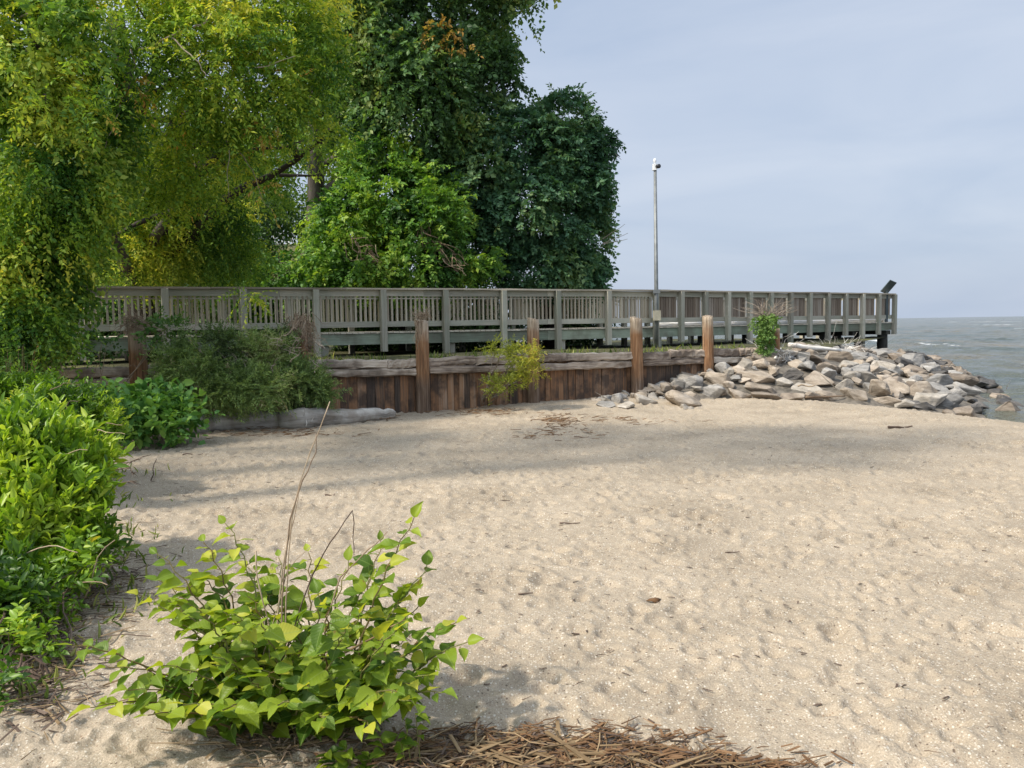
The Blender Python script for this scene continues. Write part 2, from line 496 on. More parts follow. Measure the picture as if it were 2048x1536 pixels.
def leaves_geo(tpl, O, A, Nn, L, W, tone, curl=None):
    tv, tf = tpl
    A = unit(A)
    Nn = unit(Nn - A * np.sum(A * Nn, -1, keepdims=True))
    B = np.cross(Nn, A)
    n = len(O)
    L = np.broadcast_to(np.asarray(L, float), (n,))
    W = np.broadcast_to(np.asarray(W, float), (n,))
    c = np.ones(n) if curl is None else curl
    V = (O[:, None, :] + A[:, None, :] * (tv[None, :, 0] * L[:, None])[..., None]
         + B[:, None, :] * (tv[None, :, 1] * W[:, None])[..., None]
         + Nn[:, None, :] * (tv[None, :, 2] * (L * c)[:, None])[..., None])
    k = len(tv)
    Fc = tf[None] + (np.arange(n) * k)[:, None, None]
    luv = np.zeros((n, k, 3), np.float32)
    luv[:, :, 0] = tv[None, :, 0]
    luv[:, :, 1] = tv[None, :, 1] * 2
    return V.reshape(-1, 3), Fc.reshape(-1, 3), np.repeat(tone, k), luv.reshape(-1, 3)


def blob_px(px, py, Y, rx, ry, rd=None):
    c = at(px, py, Y)
    s = Y / F
    return (c.x, c.y, c.z, rx * s, (rd if rd is not None else (rx + ry) / 2 * s), ry * s)


def crown_geo(blobs, n, k=12, slen=0.55, leaf=(0.09, 0.045), droop=0.35, shell=(0.55, 1.0), gap=0.40, gapf=0.9, lump=0.28, seed=1,
              tpl=T_RH, up=0.0, zmin=None, outward=0.9, tonebias=0.0, spread=0.9, flat=0.6, clumpf=1.1, odd=0.006):
    """leafy sprays over the shells of several ellipsoids, thinned by a noise so that holes stay"""
    rg = np.random.default_rng(seed)
    bl = np.array(blobs, float)
    area = (bl[:, 3] * bl[:, 5] + bl[:, 4] * bl[:, 5] + bl[:, 3] * bl[:, 4])
    which = rg.choice(len(bl), size=n, p=area / area.sum())
    C, R = bl[which, :3], bl[which, 3:]
    D = unit(rg.normal(size=(n, 3)))
    rad = shell[0] + (shell[1] - shell[0]) * rg.random(n) ** 0.6
    lm = 1 + lump * 2 * (fbm(D * 2.3 + which[:, None] * 7.1, seed) - 0.5)
    P = C + D * R * (rad * lm)[:, None]
    keep = fbm(P * gapf + 31.7, seed + 5, 2) > gap
    if zmin is not None:
        keep &= P[:, 2] > zmin
    P, D, R = P[keep], D[keep], R[keep]
    m = len(P)
    dirv = unit(unit(D / R) * outward + rg.normal(size=(m, 3)) * 0.55 + np.array([0, 0, up - droop * 0.6]))
    sl = slen * (0.55 + 0.9 * rg.random(m))
    t = (np.arange(k) + 0.6) / k
    dn = np.array([0, 0, -1.0])
    pos = P[:, None, :] + dirv[:, None, :] * (sl[:, None] * t[None])[..., None] + dn * (droop * sl[:, None] * t[None] ** 2)[..., None]
    tang = unit(dirv[:, None, :] + dn * (2 * droop * t)[None, :, None])
    refv = unit(rg.normal(size=(m, 3)) * flat + np.array([0, 0, 1.0]))
    side = unit(np.cross(tang, np.broadcast_to(refv[:, None, :], tang.shape)))
    sg = np.where(np.arange(k) % 2 == 0, 1.0, -1.0)[None, :, None]
    ax = tang * 0.65 + side * sg * spread + rg.normal(size=pos.shape) * 0.28 + dn * (droop * 0.5 - up * 0.6)
    nn = np.broadcast_to(refv[:, None, :], pos.shape) + rg.normal(size=pos.shape) * 0.45
    cl = fbm(P * clumpf + 9.2, seed + 17, 2)
    tone = np.clip(0.5 + (cl[:, None] - 0.5) * 1.9 + (rg.random((m, k)) - 0.5) * 0.55 + tonebias, 0, 0.92)
    tone = np.where((rg.random((m, 1)) < odd) & (rg.random((m, k)) < .7), rg.uniform(.95, .999, (m, k)), tone)
    sz = (0.5 + 0.85 * rg.random((m, k))) * (0.8 + 0.4 * rg.random((m, 1)))
    pos, ax, nn, tone, sz = pos.reshape(-1, 3), ax.reshape(-1, 3), nn.reshape(-1, 3), tone.ravel(), sz.ravel()
    if zmin is not None:
        ok = pos[:, 2] > zmin
        pos, ax, nn, tone, sz = pos[ok], ax[ok], nn[ok], tone[ok], sz[ok]
    return leaves_geo(tpl, pos, ax, nn, leaf[0] * sz, leaf[1] * sz, tone), (P, dirv, sl)


def crown(name, parent, m, blobs, n, **kw):
    (V, Fc, tone, luv), sp = crown_geo(blobs, n, **kw)
    o = np_mesh(name, V, Fc, m, parent, {'tone': tone})
    return o, sp


def wobble(p0, p1, n=8, amp=0.15, sag=0.0, seed=0):
    rg = random.Random(seed)
    p0, p1 = Vector(p0), Vector(p1)
    d = p1 - p0
    a = d.cross(Vector((0.2, 0.3, 1))).normalized()
    b = d.normalized().cross(a)
    f = [rg.uniform(-1, 1) for _ in range(6)]
    out = []
    for k in range(n + 1):
        t = k / n
        w = math.sin(math.pi * t)
        oa = amp * w * (f[0] * math.sin(3.1 * t + f[1] * 3) + 0.5 * f[2] * math.sin(8 * t + f[3] * 4))
        ob = amp * w * (f[4] * math.sin(3.7 * t + f[5] * 3) + 0.5 * f[1] * math.sin(7 * t + f[0] * 4))
        out.append(p0 + d * t + a * oa + b * ob + Vector((0, 0, -sag * w)))
    return out


def taper(r0, r1, n):
    return [r0 + (r1 - r0) * k / n for k in range(n + 1)]


def limbs(mb, base, top, r0, targets, seed=0, r1=None):
    """a trunk and limbs reaching for the given points"""
    tr = wobble(base, top, 12, 0.25, 0, seed)
    mb.tube(tr, taper(r0, r1 or r0 * 0.4, 12), 9, 0.08)
    for q, tg in enumerate(targets):
        tg = Vector(tg)
        # leave the trunk somewhat below the target
        best = min(range(2, 12), key=lambda i: abs(tr[i].z - (tg.z - 0.35 * (tg - tr[i]).xy.length)))
        s = tr[best]
        pts = wobble(s, tg, 8, 0.3, -0.2, seed * 31 + q)
        r = r0 * (0.42 if best < 7 else 0.28)
        mb.tube(pts, taper(r, r * 0.15, 8), 6, 0.08)
        for e in range(3):
            i = 3 + e * 2
            rg = random.Random(seed * 77 + q * 9 + e)
            tip = pts[i] + Vector((rg.uniform(-1, 1), rg.uniform(-1, 1), rg.uniform(-.4, .8))) * (tg - s).length * 0.35
            mb.tube(wobble(pts[i], tip, 5, 0.15, 0, seed + q + e), taper(r * .4, r * .06, 5), 5)


# ================================================================== SUN AND SKY
SUN_EL = math.radians(48)
SUN_H = Vector((-0.90, -0.43, 0)).normalized()
S = Vector((SUN_H.x * math.cos(SUN_EL), SUN_H.y * math.cos(SUN_EL), math.sin(SUN_EL)))
sd = bpy.data.lights.new('sun', 'SUN')
sd.energy = 2.9
sd.angle = math.radians(3.0)
sd.color = (1.0, 0.90, 0.76)
so = bpy.data.objects.new('sun', sd)
COL.objects.link(so)
so.rotation_euler = S.to_track_quat('Z', 'Y').to_euler()
so.location = (-20, 0, 30)

w = bpy.data.worlds.new('World')
scene.world = w
w.use_nodes = True
nt = w.node_tree
bg = nt.nodes['Background']
sky = nd(nt, 'ShaderNodeTexSky', sky_type='NISHITA', sun_disc=False, sun_elevation=SUN_EL, sun_rotation=math.atan2(SUN_H.x, SUN_H.y))
sky.air_density = 1.2
sky.dust_density = 2.0
sky.ozone_density = 1.5
tc = nd(nt, 'ShaderNodeTexCoord')
mp = nd(nt, 'ShaderNodeMapping')
mp.inputs['Scale'].default_value = (1.6, 1.6, 7.0)
mp.inputs['Rotation'].default_value = (0.05, 0.10, 0.3)
nt.links.new(tc.outputs['Generated'], mp.inputs[0])
nz = nd(nt, 'ShaderNodeTexNoise', i_Scale=1.5, i_Detail=5.0, i_Roughness=0.5)
nz.inputs['Distortion'].default_value = 0.5
nt.links.new(mp.outputs[0], nz.inputs['Vector'])
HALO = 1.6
SKYA, SKYB = (2.30, 2.74, 3.52), (2.92, 3.26, 3.88)
cloud = ramp(nt, [(0.34, (SKYA[0] / 8, SKYA[1] / 8, SKYA[2] / 8)), (0.66, (SKYB[0] / 8, SKYB[1] / 8, SKYB[2] / 8))], nz.outputs[0])
cl8 = mixc(nt, 1.0, cloud.outputs[0], (8, 8, 8), 'MULTIPLY')
final = mixc(nt, 0.92, sky.outputs[0], cl8)
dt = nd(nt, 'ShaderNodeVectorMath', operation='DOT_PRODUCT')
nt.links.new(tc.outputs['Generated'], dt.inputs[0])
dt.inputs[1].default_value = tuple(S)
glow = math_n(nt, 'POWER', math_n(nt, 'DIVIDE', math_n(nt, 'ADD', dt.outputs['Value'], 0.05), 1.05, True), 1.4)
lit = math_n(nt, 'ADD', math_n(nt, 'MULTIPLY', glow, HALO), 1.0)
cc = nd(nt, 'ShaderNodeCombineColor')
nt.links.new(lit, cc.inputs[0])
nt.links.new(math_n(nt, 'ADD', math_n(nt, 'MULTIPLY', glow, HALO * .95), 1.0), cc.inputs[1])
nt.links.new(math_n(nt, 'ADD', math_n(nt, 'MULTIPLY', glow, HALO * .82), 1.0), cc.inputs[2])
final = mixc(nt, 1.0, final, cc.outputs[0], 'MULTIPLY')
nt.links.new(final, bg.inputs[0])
bg.inputs[1].default_value = 0.12

scene.view_settings.view_transform = 'Standard'
scene.view_settings.look = 'None'
scene.view_settings.exposure = 0.80
scene.view_settings.gamma = 1.0
scene.render.engine = 'CYCLES'
scene.cycles.use_denoising = True
scene.cycles.max_bounces = 8
scene.cycles.diffuse_bounces = 5
scene.cycles.glossy_bounces = 2
scene.cycles.transmission_bounces = 4
scene.cycles.transparent_max_bounces = 4
scene.cycles.caustics_reflective = False
scene.cycles.caustics_refractive = False

# ================================================================== GROUND
WZ = -0.5                                     # water level


def wall_y(x):
    return 16.56 + 0.42 * x                   # the line of the timber bulkhead


def sand_base(x, y):
    x, y = np.asarray(x, float), np.asarray(y, float)
    s = (x - 9.9) * 0.894 + (y - 16.5) * 0.447
    z = -0.5 * sstep((s + 4.5) / 4.5) ** 1.3 - 0.10 * np.clip(s, 0, 14)
    gapw = wall_y(x) - y
    z = z + 0.10 * sstep(1 - gapw / 3.0) * sstep((x + 2) / 4) * sstep((9.5 - x) / 4)
    z = z + 0.20 * sstep((-x - 2.2 - (y - 4) * 0.20) / 1.6) * sstep((12 - y) / 6)
    z = z + n2(x, y, 0.30, 3, 2) * 0.14 + n2(x, y, 1.1, 5, 2) * 0.04
    return z


def build_sand():
    nr, nc = 820, 900
    d = 0.9 * (34 / 0.9) ** (np.arange(nr) / (nr - 1))
    u = np.linspace(-1.25, 1.0, nc)
    D, U = np.meshgrid(d, u, indexing='ij')
    X = U * (D + 0.9)
    Y = D.copy()
    Z = sand_base(X, Y)
    Z += n2(X, Y, 3.4, 21, 2) * 0.011 + n2(X * 0.8, Y * 1.2, 9.0, 25, 2) * 0.020 * np.clip(0.5 + 2.4 * n2(X, Y, 0.6, 27), 0.2, 1.6)
    # trodden hollows with a soft rim
    rg = np.random.default_rng(5)
    lu, ld = (u[1] - u[0]), math.log(34 / 0.9) / (nr - 1)
    npit = 30000
    px_, py_ = rg.uniform(-9, 10, npit), rg.uniform(2.0, 17.5, npit)
    for k in range(npit):
        x0, y0 = px_[k], py_[k]
        r = rg.uniform(0.018, 0.056) * (1.7 if rg.random() < 0.12 else 1)
        dep = r * rg.uniform(0.12, 0.50)
        an = rg.uniform(0, 3.14)
        el = rg.uniform(1.0, 1.9)
        R = r * 2.2 * el
        i0 = int(math.log(max(y0 - R, 0.91) / 0.9) / ld)
        i1 = int(math.log(max(y0 + R, 0.92) / 0.9) / ld) + 2
        ua, ub = (x0 - R) / (y0 + 0.9 + (R if x0 - R > 0 else -R)), (x0 + R) / (y0 + 0.9 + (-R if x0 + R > 0 else R))
        j0 = int((ua + 1.25) / lu)
        j1 = int((ub + 1.25) / lu) + 2
        j0, j1, i1 = max(j0, 0), min(j1, nc), min(i1, nr)
        if j1 <= j0 or i1 <= i0:
            continue
        xx, yy = X[i0:i1, j0:j1] - x0, Y[i0:i1, j0:j1] - y0
        a = (xx * math.cos(an) + yy * math.sin(an)) / el
        b = -xx * math.sin(an) + yy * math.cos(an)
        q = np.sqrt(a * a + b * b) / r
        Z[i0:i1, j0:j1] += dep * (-np.exp(-(q * 1.15) ** 2 * 1.3) + 0.45 * np.exp(-((q - 1.25) / 0.35) ** 2))
    idx = np.arange(nr * nc).reshape(nr, nc)
    Fc = np.stack([idx[:-1, :-1], idx[:-1, 1:], idx[1:, 1:], idx[1:, :-1]], -1).reshape(-1, 4)
    V = np.stack([X, Y, Z], -1).reshape(-1, 3)
    s = (X - 9.9) * 0.894 + (Y - 16.5) * 0.447
    wet = sstep((s + 1.3 + n2(X, Y, 1.5, 41) * 1.0) / 1.2).ravel()
    m, nt, b, out = new_mat('beach_sand')
    g = nd(nt, 'ShaderNodeNewGeometry')
    P = g.outputs['Position']
    a1 = nd(nt, 'ShaderNodeTexNoise', i_Scale=1.1, i_Detail=6.0, i_Roughness=0.6)
    nt.links.new(P, a1.inputs['Vector'])
    c = ramp(nt, [(0.30, (0.285, 0.237, 0.177)), (0.5, (0.365, 0.306, 0.232)), (0.72, (0.425, 0.358, 0.275))], a1.outputs[0]).outputs[0]
    a2 = nd(nt, 'ShaderNodeTexNoise', i_Scale=140.0, i_Detail=3.0, i_Roughness=0.8)
    nt.links.new(P, a2.inputs['Vector'])
    c = mixc(nt, 1.0, c, ramp(nt, [(0.25, (0.58, 0.56, 0.54)), (0.5, (1, 1, 1)), (0.75, (1.35, 1.33, 1.28))], a2.outputs[0]).outputs[0], 'MULTIPLY')
    for (sc_, th, colr, amt, pres) in ((55.0, 0.16, (0.62, 0.58, 0.50), 0.8, 0.70), (95.0, 0.20, (0.58, 0.52, 0.43), 0.75, 0.64), (48.0, 0.13, (0.10, 0.07, 0.05), 0.75, 0.84), (80.0, 0.16, (0.22, 0.14, 0.09), 0.7, 0.76)):
        vo = nd(nt, 'ShaderNodeTexVoronoi', i_Scale=sc_)
        nt.links.new(P, vo.inputs['Vector'])
        sx = nd(nt, 'ShaderNodeSeparateColor')
        nt.links.new(vo.outputs['Color'], sx.inputs[0])
        f = math_n(nt, 'MULTIPLY', math_n(nt, 'LESS_THAN', vo.outputs['Distance'], th + 0.12), math_n(nt, 'GREATER_THAN', sx.outputs[0], pres))
        c = mixc(nt, math_n(nt, 'MULTIPLY', f, amt), c, colr)
    wa = nd(nt, 'ShaderNodeAttribute', attribute_name='wet')
    c = mixc(nt, wa.outputs['Fac'], c, mixc(nt, 1.0, c, (0.42, 0.38, 0.34), 'MULTIPLY'))
    nt.links.new(c, b.inputs['Base Color'])
    nt.links.new(math_n(nt, 'SUBTRACT', 0.95, math_n(nt, 'MULTIPLY', wa.outputs['Fac'], 0.55)), b.inputs['Roughness'])
    b.inputs['Specular IOR Level'].default_value = 0.2
    b1 = nd(nt, 'ShaderNodeTexNoise', i_Scale=30.0, i_Detail=5.0, i_Roughness=0.7)
    nt.links.new(P, b1.inputs['Vector'])
    bp = nd(nt, 'ShaderNodeBump', i_Strength=0.75, i_Distance=0.02)
    nt.links.new(math_n(nt, 'ADD', b1.outputs[0], math_n(nt, 'MULTIPLY', a2.outputs[0], 0.25)), bp.inputs['Height'])
    nt.links.new(bp.outputs[0], b.inputs['Normal'])
    o = np_mesh('sand', V, Fc, m, None, {'wet': wet}, smooth=True)
    tag(o, kind='structure')
    return o, m


sand, M['sand'] = build_sand()
SAND_BVH = BVHTree.FromObject(sand, bpy.context.evaluated_depsgraph_get())


def sand_z(x, y):
    h = SAND_BVH.ray_cast(Vector((x, y, 6)), Vector((0, 0, -1)))
    return h[0].z if h[0] is not None else float(sand_base(x, y))


# the beach goes on behind and beside the camera
bx = np.array([(-60, -60, -.14), (30, -60, -.14), (30, -2, -.14), (14, 6, -.4), (-60, 6, -.14)])
o = bpy.data.meshes.new('beach')
o.from_pydata([tuple(p) for p in bx], [], [(0, 1, 2, 3, 4)])
tag(link_mesh('beach', o, M['sand']), kind='structure')

# embankment that carries the boulders: a ruled surface from its toe to its crest
TOE = [(0.6, 16.55, -.05), (1.7, 16.75, 0.0), (3.5, 16.9, 0.04), (5, 17.0, 0.06), (7, 16.7, -.08), (8.5, 16.8, -.25), (10.5, 17.3, -.55), (12.8, 20.5, -.8), (15, 26, -.9), (18, 33, -.9)]
CREST = [(0.6, 16.75, -.05), (2.0, 17.35, .02), (3.4, 17.95, .32), (4.6, 18.45, .64), (5.9, 19.2, .80), (7.6, 21.6, .78), (9.8, 25.4, .58), (12.2, 28.2, .48), (14.4, 30.3, .20), (17.2, 33.6, -.5)]


def bank_point(s, t):
    k = min(int(s), len(TOE) - 2)
    f = s - k
    a = Vector(TOE[k]).lerp(Vector(TOE[k + 1]), f)
    b = Vector(CREST[k]).lerp(Vector(CREST[k + 1]), f)
    p = a.lerp(b, t)
    p.z += 0.16 * math.sin(math.pi * t) * min(1, s / 4)
    return p


def build_bank():
    ns, ntt = 90, 24
    V, T = [], []
    for a in range(ns):
        for b in range(ntt):
            p = bank_point(a / (ns - 1) * (len(TOE) - 1), -0.10 + 1.12 * b / (ntt - 1))
            V.append((p.x, p.y, p.z - 0.05 + 0.10 * float(n2(np.array(p.x), np.array(p.y), 2.0, 61))))
    for a in range(ns - 1):
        for b in range(ntt - 1):
            i = a * ntt + b
            T.append((i, i + ntt, i + ntt + 1, i + 1))
    o = np_mesh('embankment', V, T, plain_mat('dark_gravel', (0.13, 0.115, 0.095), 0.95, vary=0.5, scale=9), None, smooth=True)
    tag(o, kind='structure')
    return o


bank = build_bank()
BANK_BVH = BVHTree.FromObject(bank, bpy.context.evaluated_depsgraph_get())


def land_z(x, y):
    x, y = np.asarray(x, float), np.asarray(y, float)
    z = 0.88 + n2(x, y, 0.5, 71) * 0.14
    z = z + 4.6 * sstep((y - 31) / 9.0) * sstep((-x - 4.5) / 4.0)
    edge = (x - 9.0) - (y - 24) * 0.95
    z = z - 2.6 * sstep((edge + 0.5) / 5.0) - 2.0 * sstep((y - 34) / 8.0) * sstep((x + 2.5) / 4)
    return z


def build_land():
    xs = np.concatenate([np.linspace(-140, -22, 16)[:-1], np.linspace(-22, 14, 110)])
    t = np.linspace(0, 1, 70) ** 2.2
    V = []
    for x in xs:
        y0 = wall_y(x) + 0.10 if x < 5.9 else 19.14 + (x - 5.9) * 1.55
        for q in t:
            y = y0 + q * (150 - y0)
            V.append((x, y, float(land_z(x, y))))
    nt_, n = len(t), len(xs)
    idx = np.arange(n * nt_).reshape(n, nt_)
    Fc = np.stack([idx[:-1, :-1], idx[1:, :-1], idx[1:, 1:], idx[:-1, 1:]], -1).reshape(-1, 4)
    m, nt, b, out = new_mat('rough_turf')
    g = nd(nt, 'ShaderNodeNewGeometry')
    a = nd(nt, 'ShaderNodeTexNoise', i_Scale=0.9, i_Detail=6.0, i_Roughness=0.7)
    nt.links.new(g.outputs['Position'], a.inputs['Vector'])
    c = ramp(nt, [(0.3, (0.035, 0.032, 0.018)), (0.5, (0.075, 0.075, 0.028)), (0.7, (0.19, 0.19, 0.06))], a.outputs[0]).outputs[0]
    nt.links.new(c, b.inputs['Base Color'])
    b.inputs['Roughness'].default_value = 0.95
    a2 = nd(nt, 'ShaderNodeTexNoise', i_Scale=14.0, i_Detail=5.0)
    nt.links.new(g.outputs['Position'], a2.inputs['Vector'])
    bp = nd(nt, 'ShaderNodeBump', i_Strength=1.0, i_Distance=0.15)
    nt.links.new(a2.outputs[0], bp.inputs['Height'])
    nt.links.new(bp.outputs[0], b.inputs['Normal'])
    tag(np_mesh('ground', V, Fc, m, None, smooth=True), kind='structure')


build_land()


def build_water():
    nr, nc = 640, 460
    d = 10.0 * (9000 / 10.0) ** (np.arange(nr) / (nr - 1))
    u = np.linspace(-1.0, 1.7, nc)
    D, U = np.meshgrid(d, u, indexing='ij')
    X, Y = U * D, D.copy()
    sp = D * math.log(900) / nr
    Z = np.zeros_like(X)
    rg = np.random.default_rng(3)
    for (wl, amp, n) in ((11.0, 0.13, 5), (5.0, 0.11, 7), (2.4, 0.060, 7), (1.2, 0.024, 6)):
        fade = np.clip((wl / sp - 2.5) / 4, 0, 1)
        for q in range(n):
            an = math.radians(205) + rg.normal() * 0.45
            k = 2 * math.pi / (wl * rg.uniform(0.75, 1.3))
            ph = rg.uniform(0, 6.3)
            wv = np.sin(k * (X * math.cos(an) + Y * math.sin(an)) + ph + 1.6 * n2(X, Y, 0.13, 90 + q))
            Z += fade * amp / math.sqrt(n) * (1 - np.abs(wv) * 1.5 + 0.25)
    Z = Z * (0.55 + 0.9 * sstep((n2(X, Y, 0.05, 7) + 0.4)))
    sh = (X - 9.9) * 0.894 + (Y - 16.5) * 0.447
    Z = Z * sstep((sh + 1.0) / 3.0) - 0.9 * sstep((-sh - 1.2) / 1.5) * (Y < 40)
    foam = sstep((Z - 0.33 + n2(X, Y, 0.35, 33) * 0.16 - 0.01) / 0.05)
    far = np.clip((D - 60) / 200, 0, 1)
    nn_ = fbm(np.stack([X * 0.10, Y * 0.035, np.zeros_like(X)], -1), 55, 3)
    nb_ = fbm(np.stack([X * 0.5, Y * 0.16, np.zeros_like(X)], -1), 58, 2)
    foam = np.maximum(foam, sstep((nn_ - 0.71) / 0.03) * sstep((nb_ - .66) / .06) * (D < 400) * (D > 30))
    idx = np.arange(nr * nc).reshape(nr, nc)
    Fc = np.stack([idx[:-1, :-1], idx[:-1, 1:], idx[1:, 1:], idx[1:, :-1]], -1).reshape(-1, 4)
    V = np.stack([X, Y, Z + WZ], -1).reshape(-1, 3)
    m, nt, b, out = new_mat('bay_water')
    g = nd(nt, 'ShaderNodeNewGeometry')
    mp = nd(nt, 'ShaderNodeMapping')
    mp.inputs['Scale'].default_value = (1.0, 0.6, 1.0)
    nt.links.new(g.outputs['Position'], mp.inputs[0])
    a = nd(nt, 'ShaderNodeTexNoise', i_Scale=0.16, i_Detail=4.0)
    nt.links.new(mp.outputs[0], a.inputs['Vector'])
    c = ramp(nt, [(0.35, (0.055, 0.078, 0.066)), (0.5, (0.095, 0.105, 0.082)), (0.68, (0.15, 0.135, 0.10))], a.outputs[0]).outputs[0]
    fo = nd(nt, 'ShaderNodeAttribute', attribute_name='foam')
    c = mixc(nt, fo.outputs['Fac'], c, (0.75, 0.77, 0.78))
    nt.links.new(c, b.inputs['Base Color'])
    nt.links.new(math_n(nt, 'ADD', 0.16, math_n(nt, 'MULTIPLY', fo.outputs['Fac'], 0.6)), b.inputs['Roughness'])
    b.inputs['IOR'].default_value = 1.33
    b.inputs['Specular IOR Level'].default_value = 0.45
    a2 = nd(nt, 'ShaderNodeTexNoise', i_Scale=0.9, i_Detail=6.0, i_Roughness=0.62)
    nt.links.new(mp.outputs[0], a2.inputs['Vector'])
    bp = nd(nt, 'ShaderNodeBump', i_Strength=1.0, i_Distance=0.9)
    nt.links.new(a2.outputs[0], bp.inputs['Height'])
    nt.links.new(bp.outputs[0], b.inputs['Normal'])
    tag(np_mesh('water', V, Fc, m, None, {'foam': foam.ravel()}, smooth=True), kind='structure')


build_water()

# ================================================================== BOARDWALK
DECK = 1.46
A0, A1 = Vector((-8.84, 17.5, 0)), Vector((4.09, 24.3, 0))
B1 = Vector((14.1, 31.5, 0))
u1 = (A1 - A0).normalized()
u2 = (B1 - A1).normalized()
span1 = (A1 - A0).length / 9
span2 = (B1 - A1).length / 12
b1v, b2v = Vector((-u1.y, u1.x, 0)), Vector((-u2.y, u2.x, 0))     # away from the beach
WID = 2.5

walk = thing('boardwalk', (A1.x, A1.y, DECK), 'weathered grey-green timber boardwalk with slatted railings on posts, running behind the bulkhead to the water', 'boardwalk')


def Z(p, z):
    return Vector((p.x, p.y, z))


posts1 = [A0 + u1 * span1 * k for k in range(-4, 10)]
posts2 = [A1 + u2 * span2 * k for k in range(1, 13)]
corner_in = A1 + (b1v + b2v).normalized() * (WID / max(0.2, (b1v + b2v).normalized().dot(b1v)))

# deck boards, laid across
mb = MB()
n1 = int((A1 - posts1[0]).length / 0.145)
for k in range(n1):
    t = (k + 0.5) / n1
    p = posts1[0].lerp(A1, t) - b1v * 0.05
    q = (posts1[0] + b1v * WID).lerp(corner_in, t)
    mb.beam(Z(p, DECK - 0.018 + random.uniform(-.003, .003)), Z(q, DECK - 0.018), 0.136, 0.036)
L2 = (B1 - A1).length + 0.12
n2_ = int(L2 / 0.145)
for k in range(n2_):
    t = (k + 0.5) / n2_
    p = A1.lerp(A1 + u2 * L2, t) - b2v * 0.05
    q = corner_in.lerp(B1 + u2 * 0.12 + b2v * WID, t)
    mb.beam(Z(p, DECK - 0.0178 + random.uniform(-.003, .003)), Z(q, DECK - 0.018), 0.136, 0.036)
mb.build('deck', M['deck'], walk)


def edge_run(p0, p1, u, b, name, off, z0, z1, th, m, piece=3.2):
    """a run of boards set on edge along the walk"""
    mb = MB()
    L = (p1 - p0).length
    n = max(1, round(L / piece))
    for k in range(n):
        a = p0 + u * (L * k / n + 0.003) + b * off
        c = p0 + u * (L * (k + 1) / n - 0.003) + b * off
        dz = random.uniform(-.006, .006)
        mb.beam(Z(a, (z0 + z1) / 2 + dz), Z(c, (z0 + z1) / 2 - dz), th, z1 - z0 - .004, seg=4, jit=0.002)
    return mb.build(name, m, walk)


PO = 0.07                      # posts stand out in front of the deck edge
PS = 0.145
for (p0, p1, u, b, sp) in ((posts1[0], A1, u1, b1v, span1), (A1, B1, u2, b2v, span2)):
    edge_run(p0, p1, u, b, 'edge_beam', 0.02, DECK - 0.045 - 0.255, DECK - 0.045, 0.05, M['fascia'], sp * 2)
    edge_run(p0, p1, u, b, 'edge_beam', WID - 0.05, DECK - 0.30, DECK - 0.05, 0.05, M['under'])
    edge_run(p0, p1, u, b, 'top_rail', 0.022, DECK + 0.85, DECK + 1.005, 0.04, M['rail'], sp * 2)
    edge_run(p0, p1, u, b, 'bottom_rail', 0.022, DECK + 0.115, DECK + 0.255, 0.04, M['rail'], sp * 2)
    mb = MB()
    L = (p1 - p0).length + 0.04
    n = round(L / (sp * 2))
    for k in range(n):
        a = p0 + u * (L * k / n + 0.003) - b * 0.02
        c = p0 + u * (L * (k + 1) / n - 0.003) - b * 0.02
        zc = DECK + 1.026 + random.uniform(-.003, .003)
        mb.beam(Z(a, zc), Z(c, zc), 0.20, 0.042, seg=5, jit=0.004)
    mb.build('handrail', M['cap'], walk)
    # the far railing
    fp0 = p0 + b * WID if p0 is not A1 else corner_in
    fp1 = corner_in if p1 is A1 else p1 + b * WID
    edge_run(fp0, fp1, u, b, 'top_rail', -0.06, DECK + 0.85, DECK + 0.99, 0.04, M['rail'], sp * 2)
    edge_run(fp0, fp1, u, b, 'bottom_rail', -0.06, DECK + 0.115, DECK + 0.24, 0.04, M['rail'], sp * 2)

sb = MB()
# end railing across the walk
e0, e1 = B1 + u2 * 0.02, B1 + u2 * 0.02 + b2v * WID
mb = MB()
mb.beam(Z(e0 + b2v * .1, DECK + 1.026), Z(e1, DECK + 1.026), 0.19, 0.042)
mb.build('handrail', M['cap'], walk)
mb = MB()
mb.beam(Z(e0 + b2v * .1, DECK + 0.93), Z(e1, DECK + 0.93), 0.04, 0.15)
mb.build('top_rail', M['rail'], walk)
mb = MB()
mb.beam(Z(e0 + b2v * .1, DECK + 0.18), Z(e1, DECK + 0.18), 0.04, 0.14)
mb.build('bottom_rail', M['rail'], walk)
mb = MB()
for k in range(19):
    p = e0.lerp(e1, (k + 1) / 20)
    mb.beam(Z(p - u2 * .045, DECK + 0.14), Z(p - u2 * .045, DECK + 0.98), 0.045, 0.045, up=u2)
mb.build('railing_panel', M['slat'], walk)
mb = MB()
mb.beam(Z(e0 + b2v * .06, DECK - 0.17), Z(e1, DECK - 0.17), 0.05, 0.25)
mb.build('edge_beam', M['fascia'], walk)

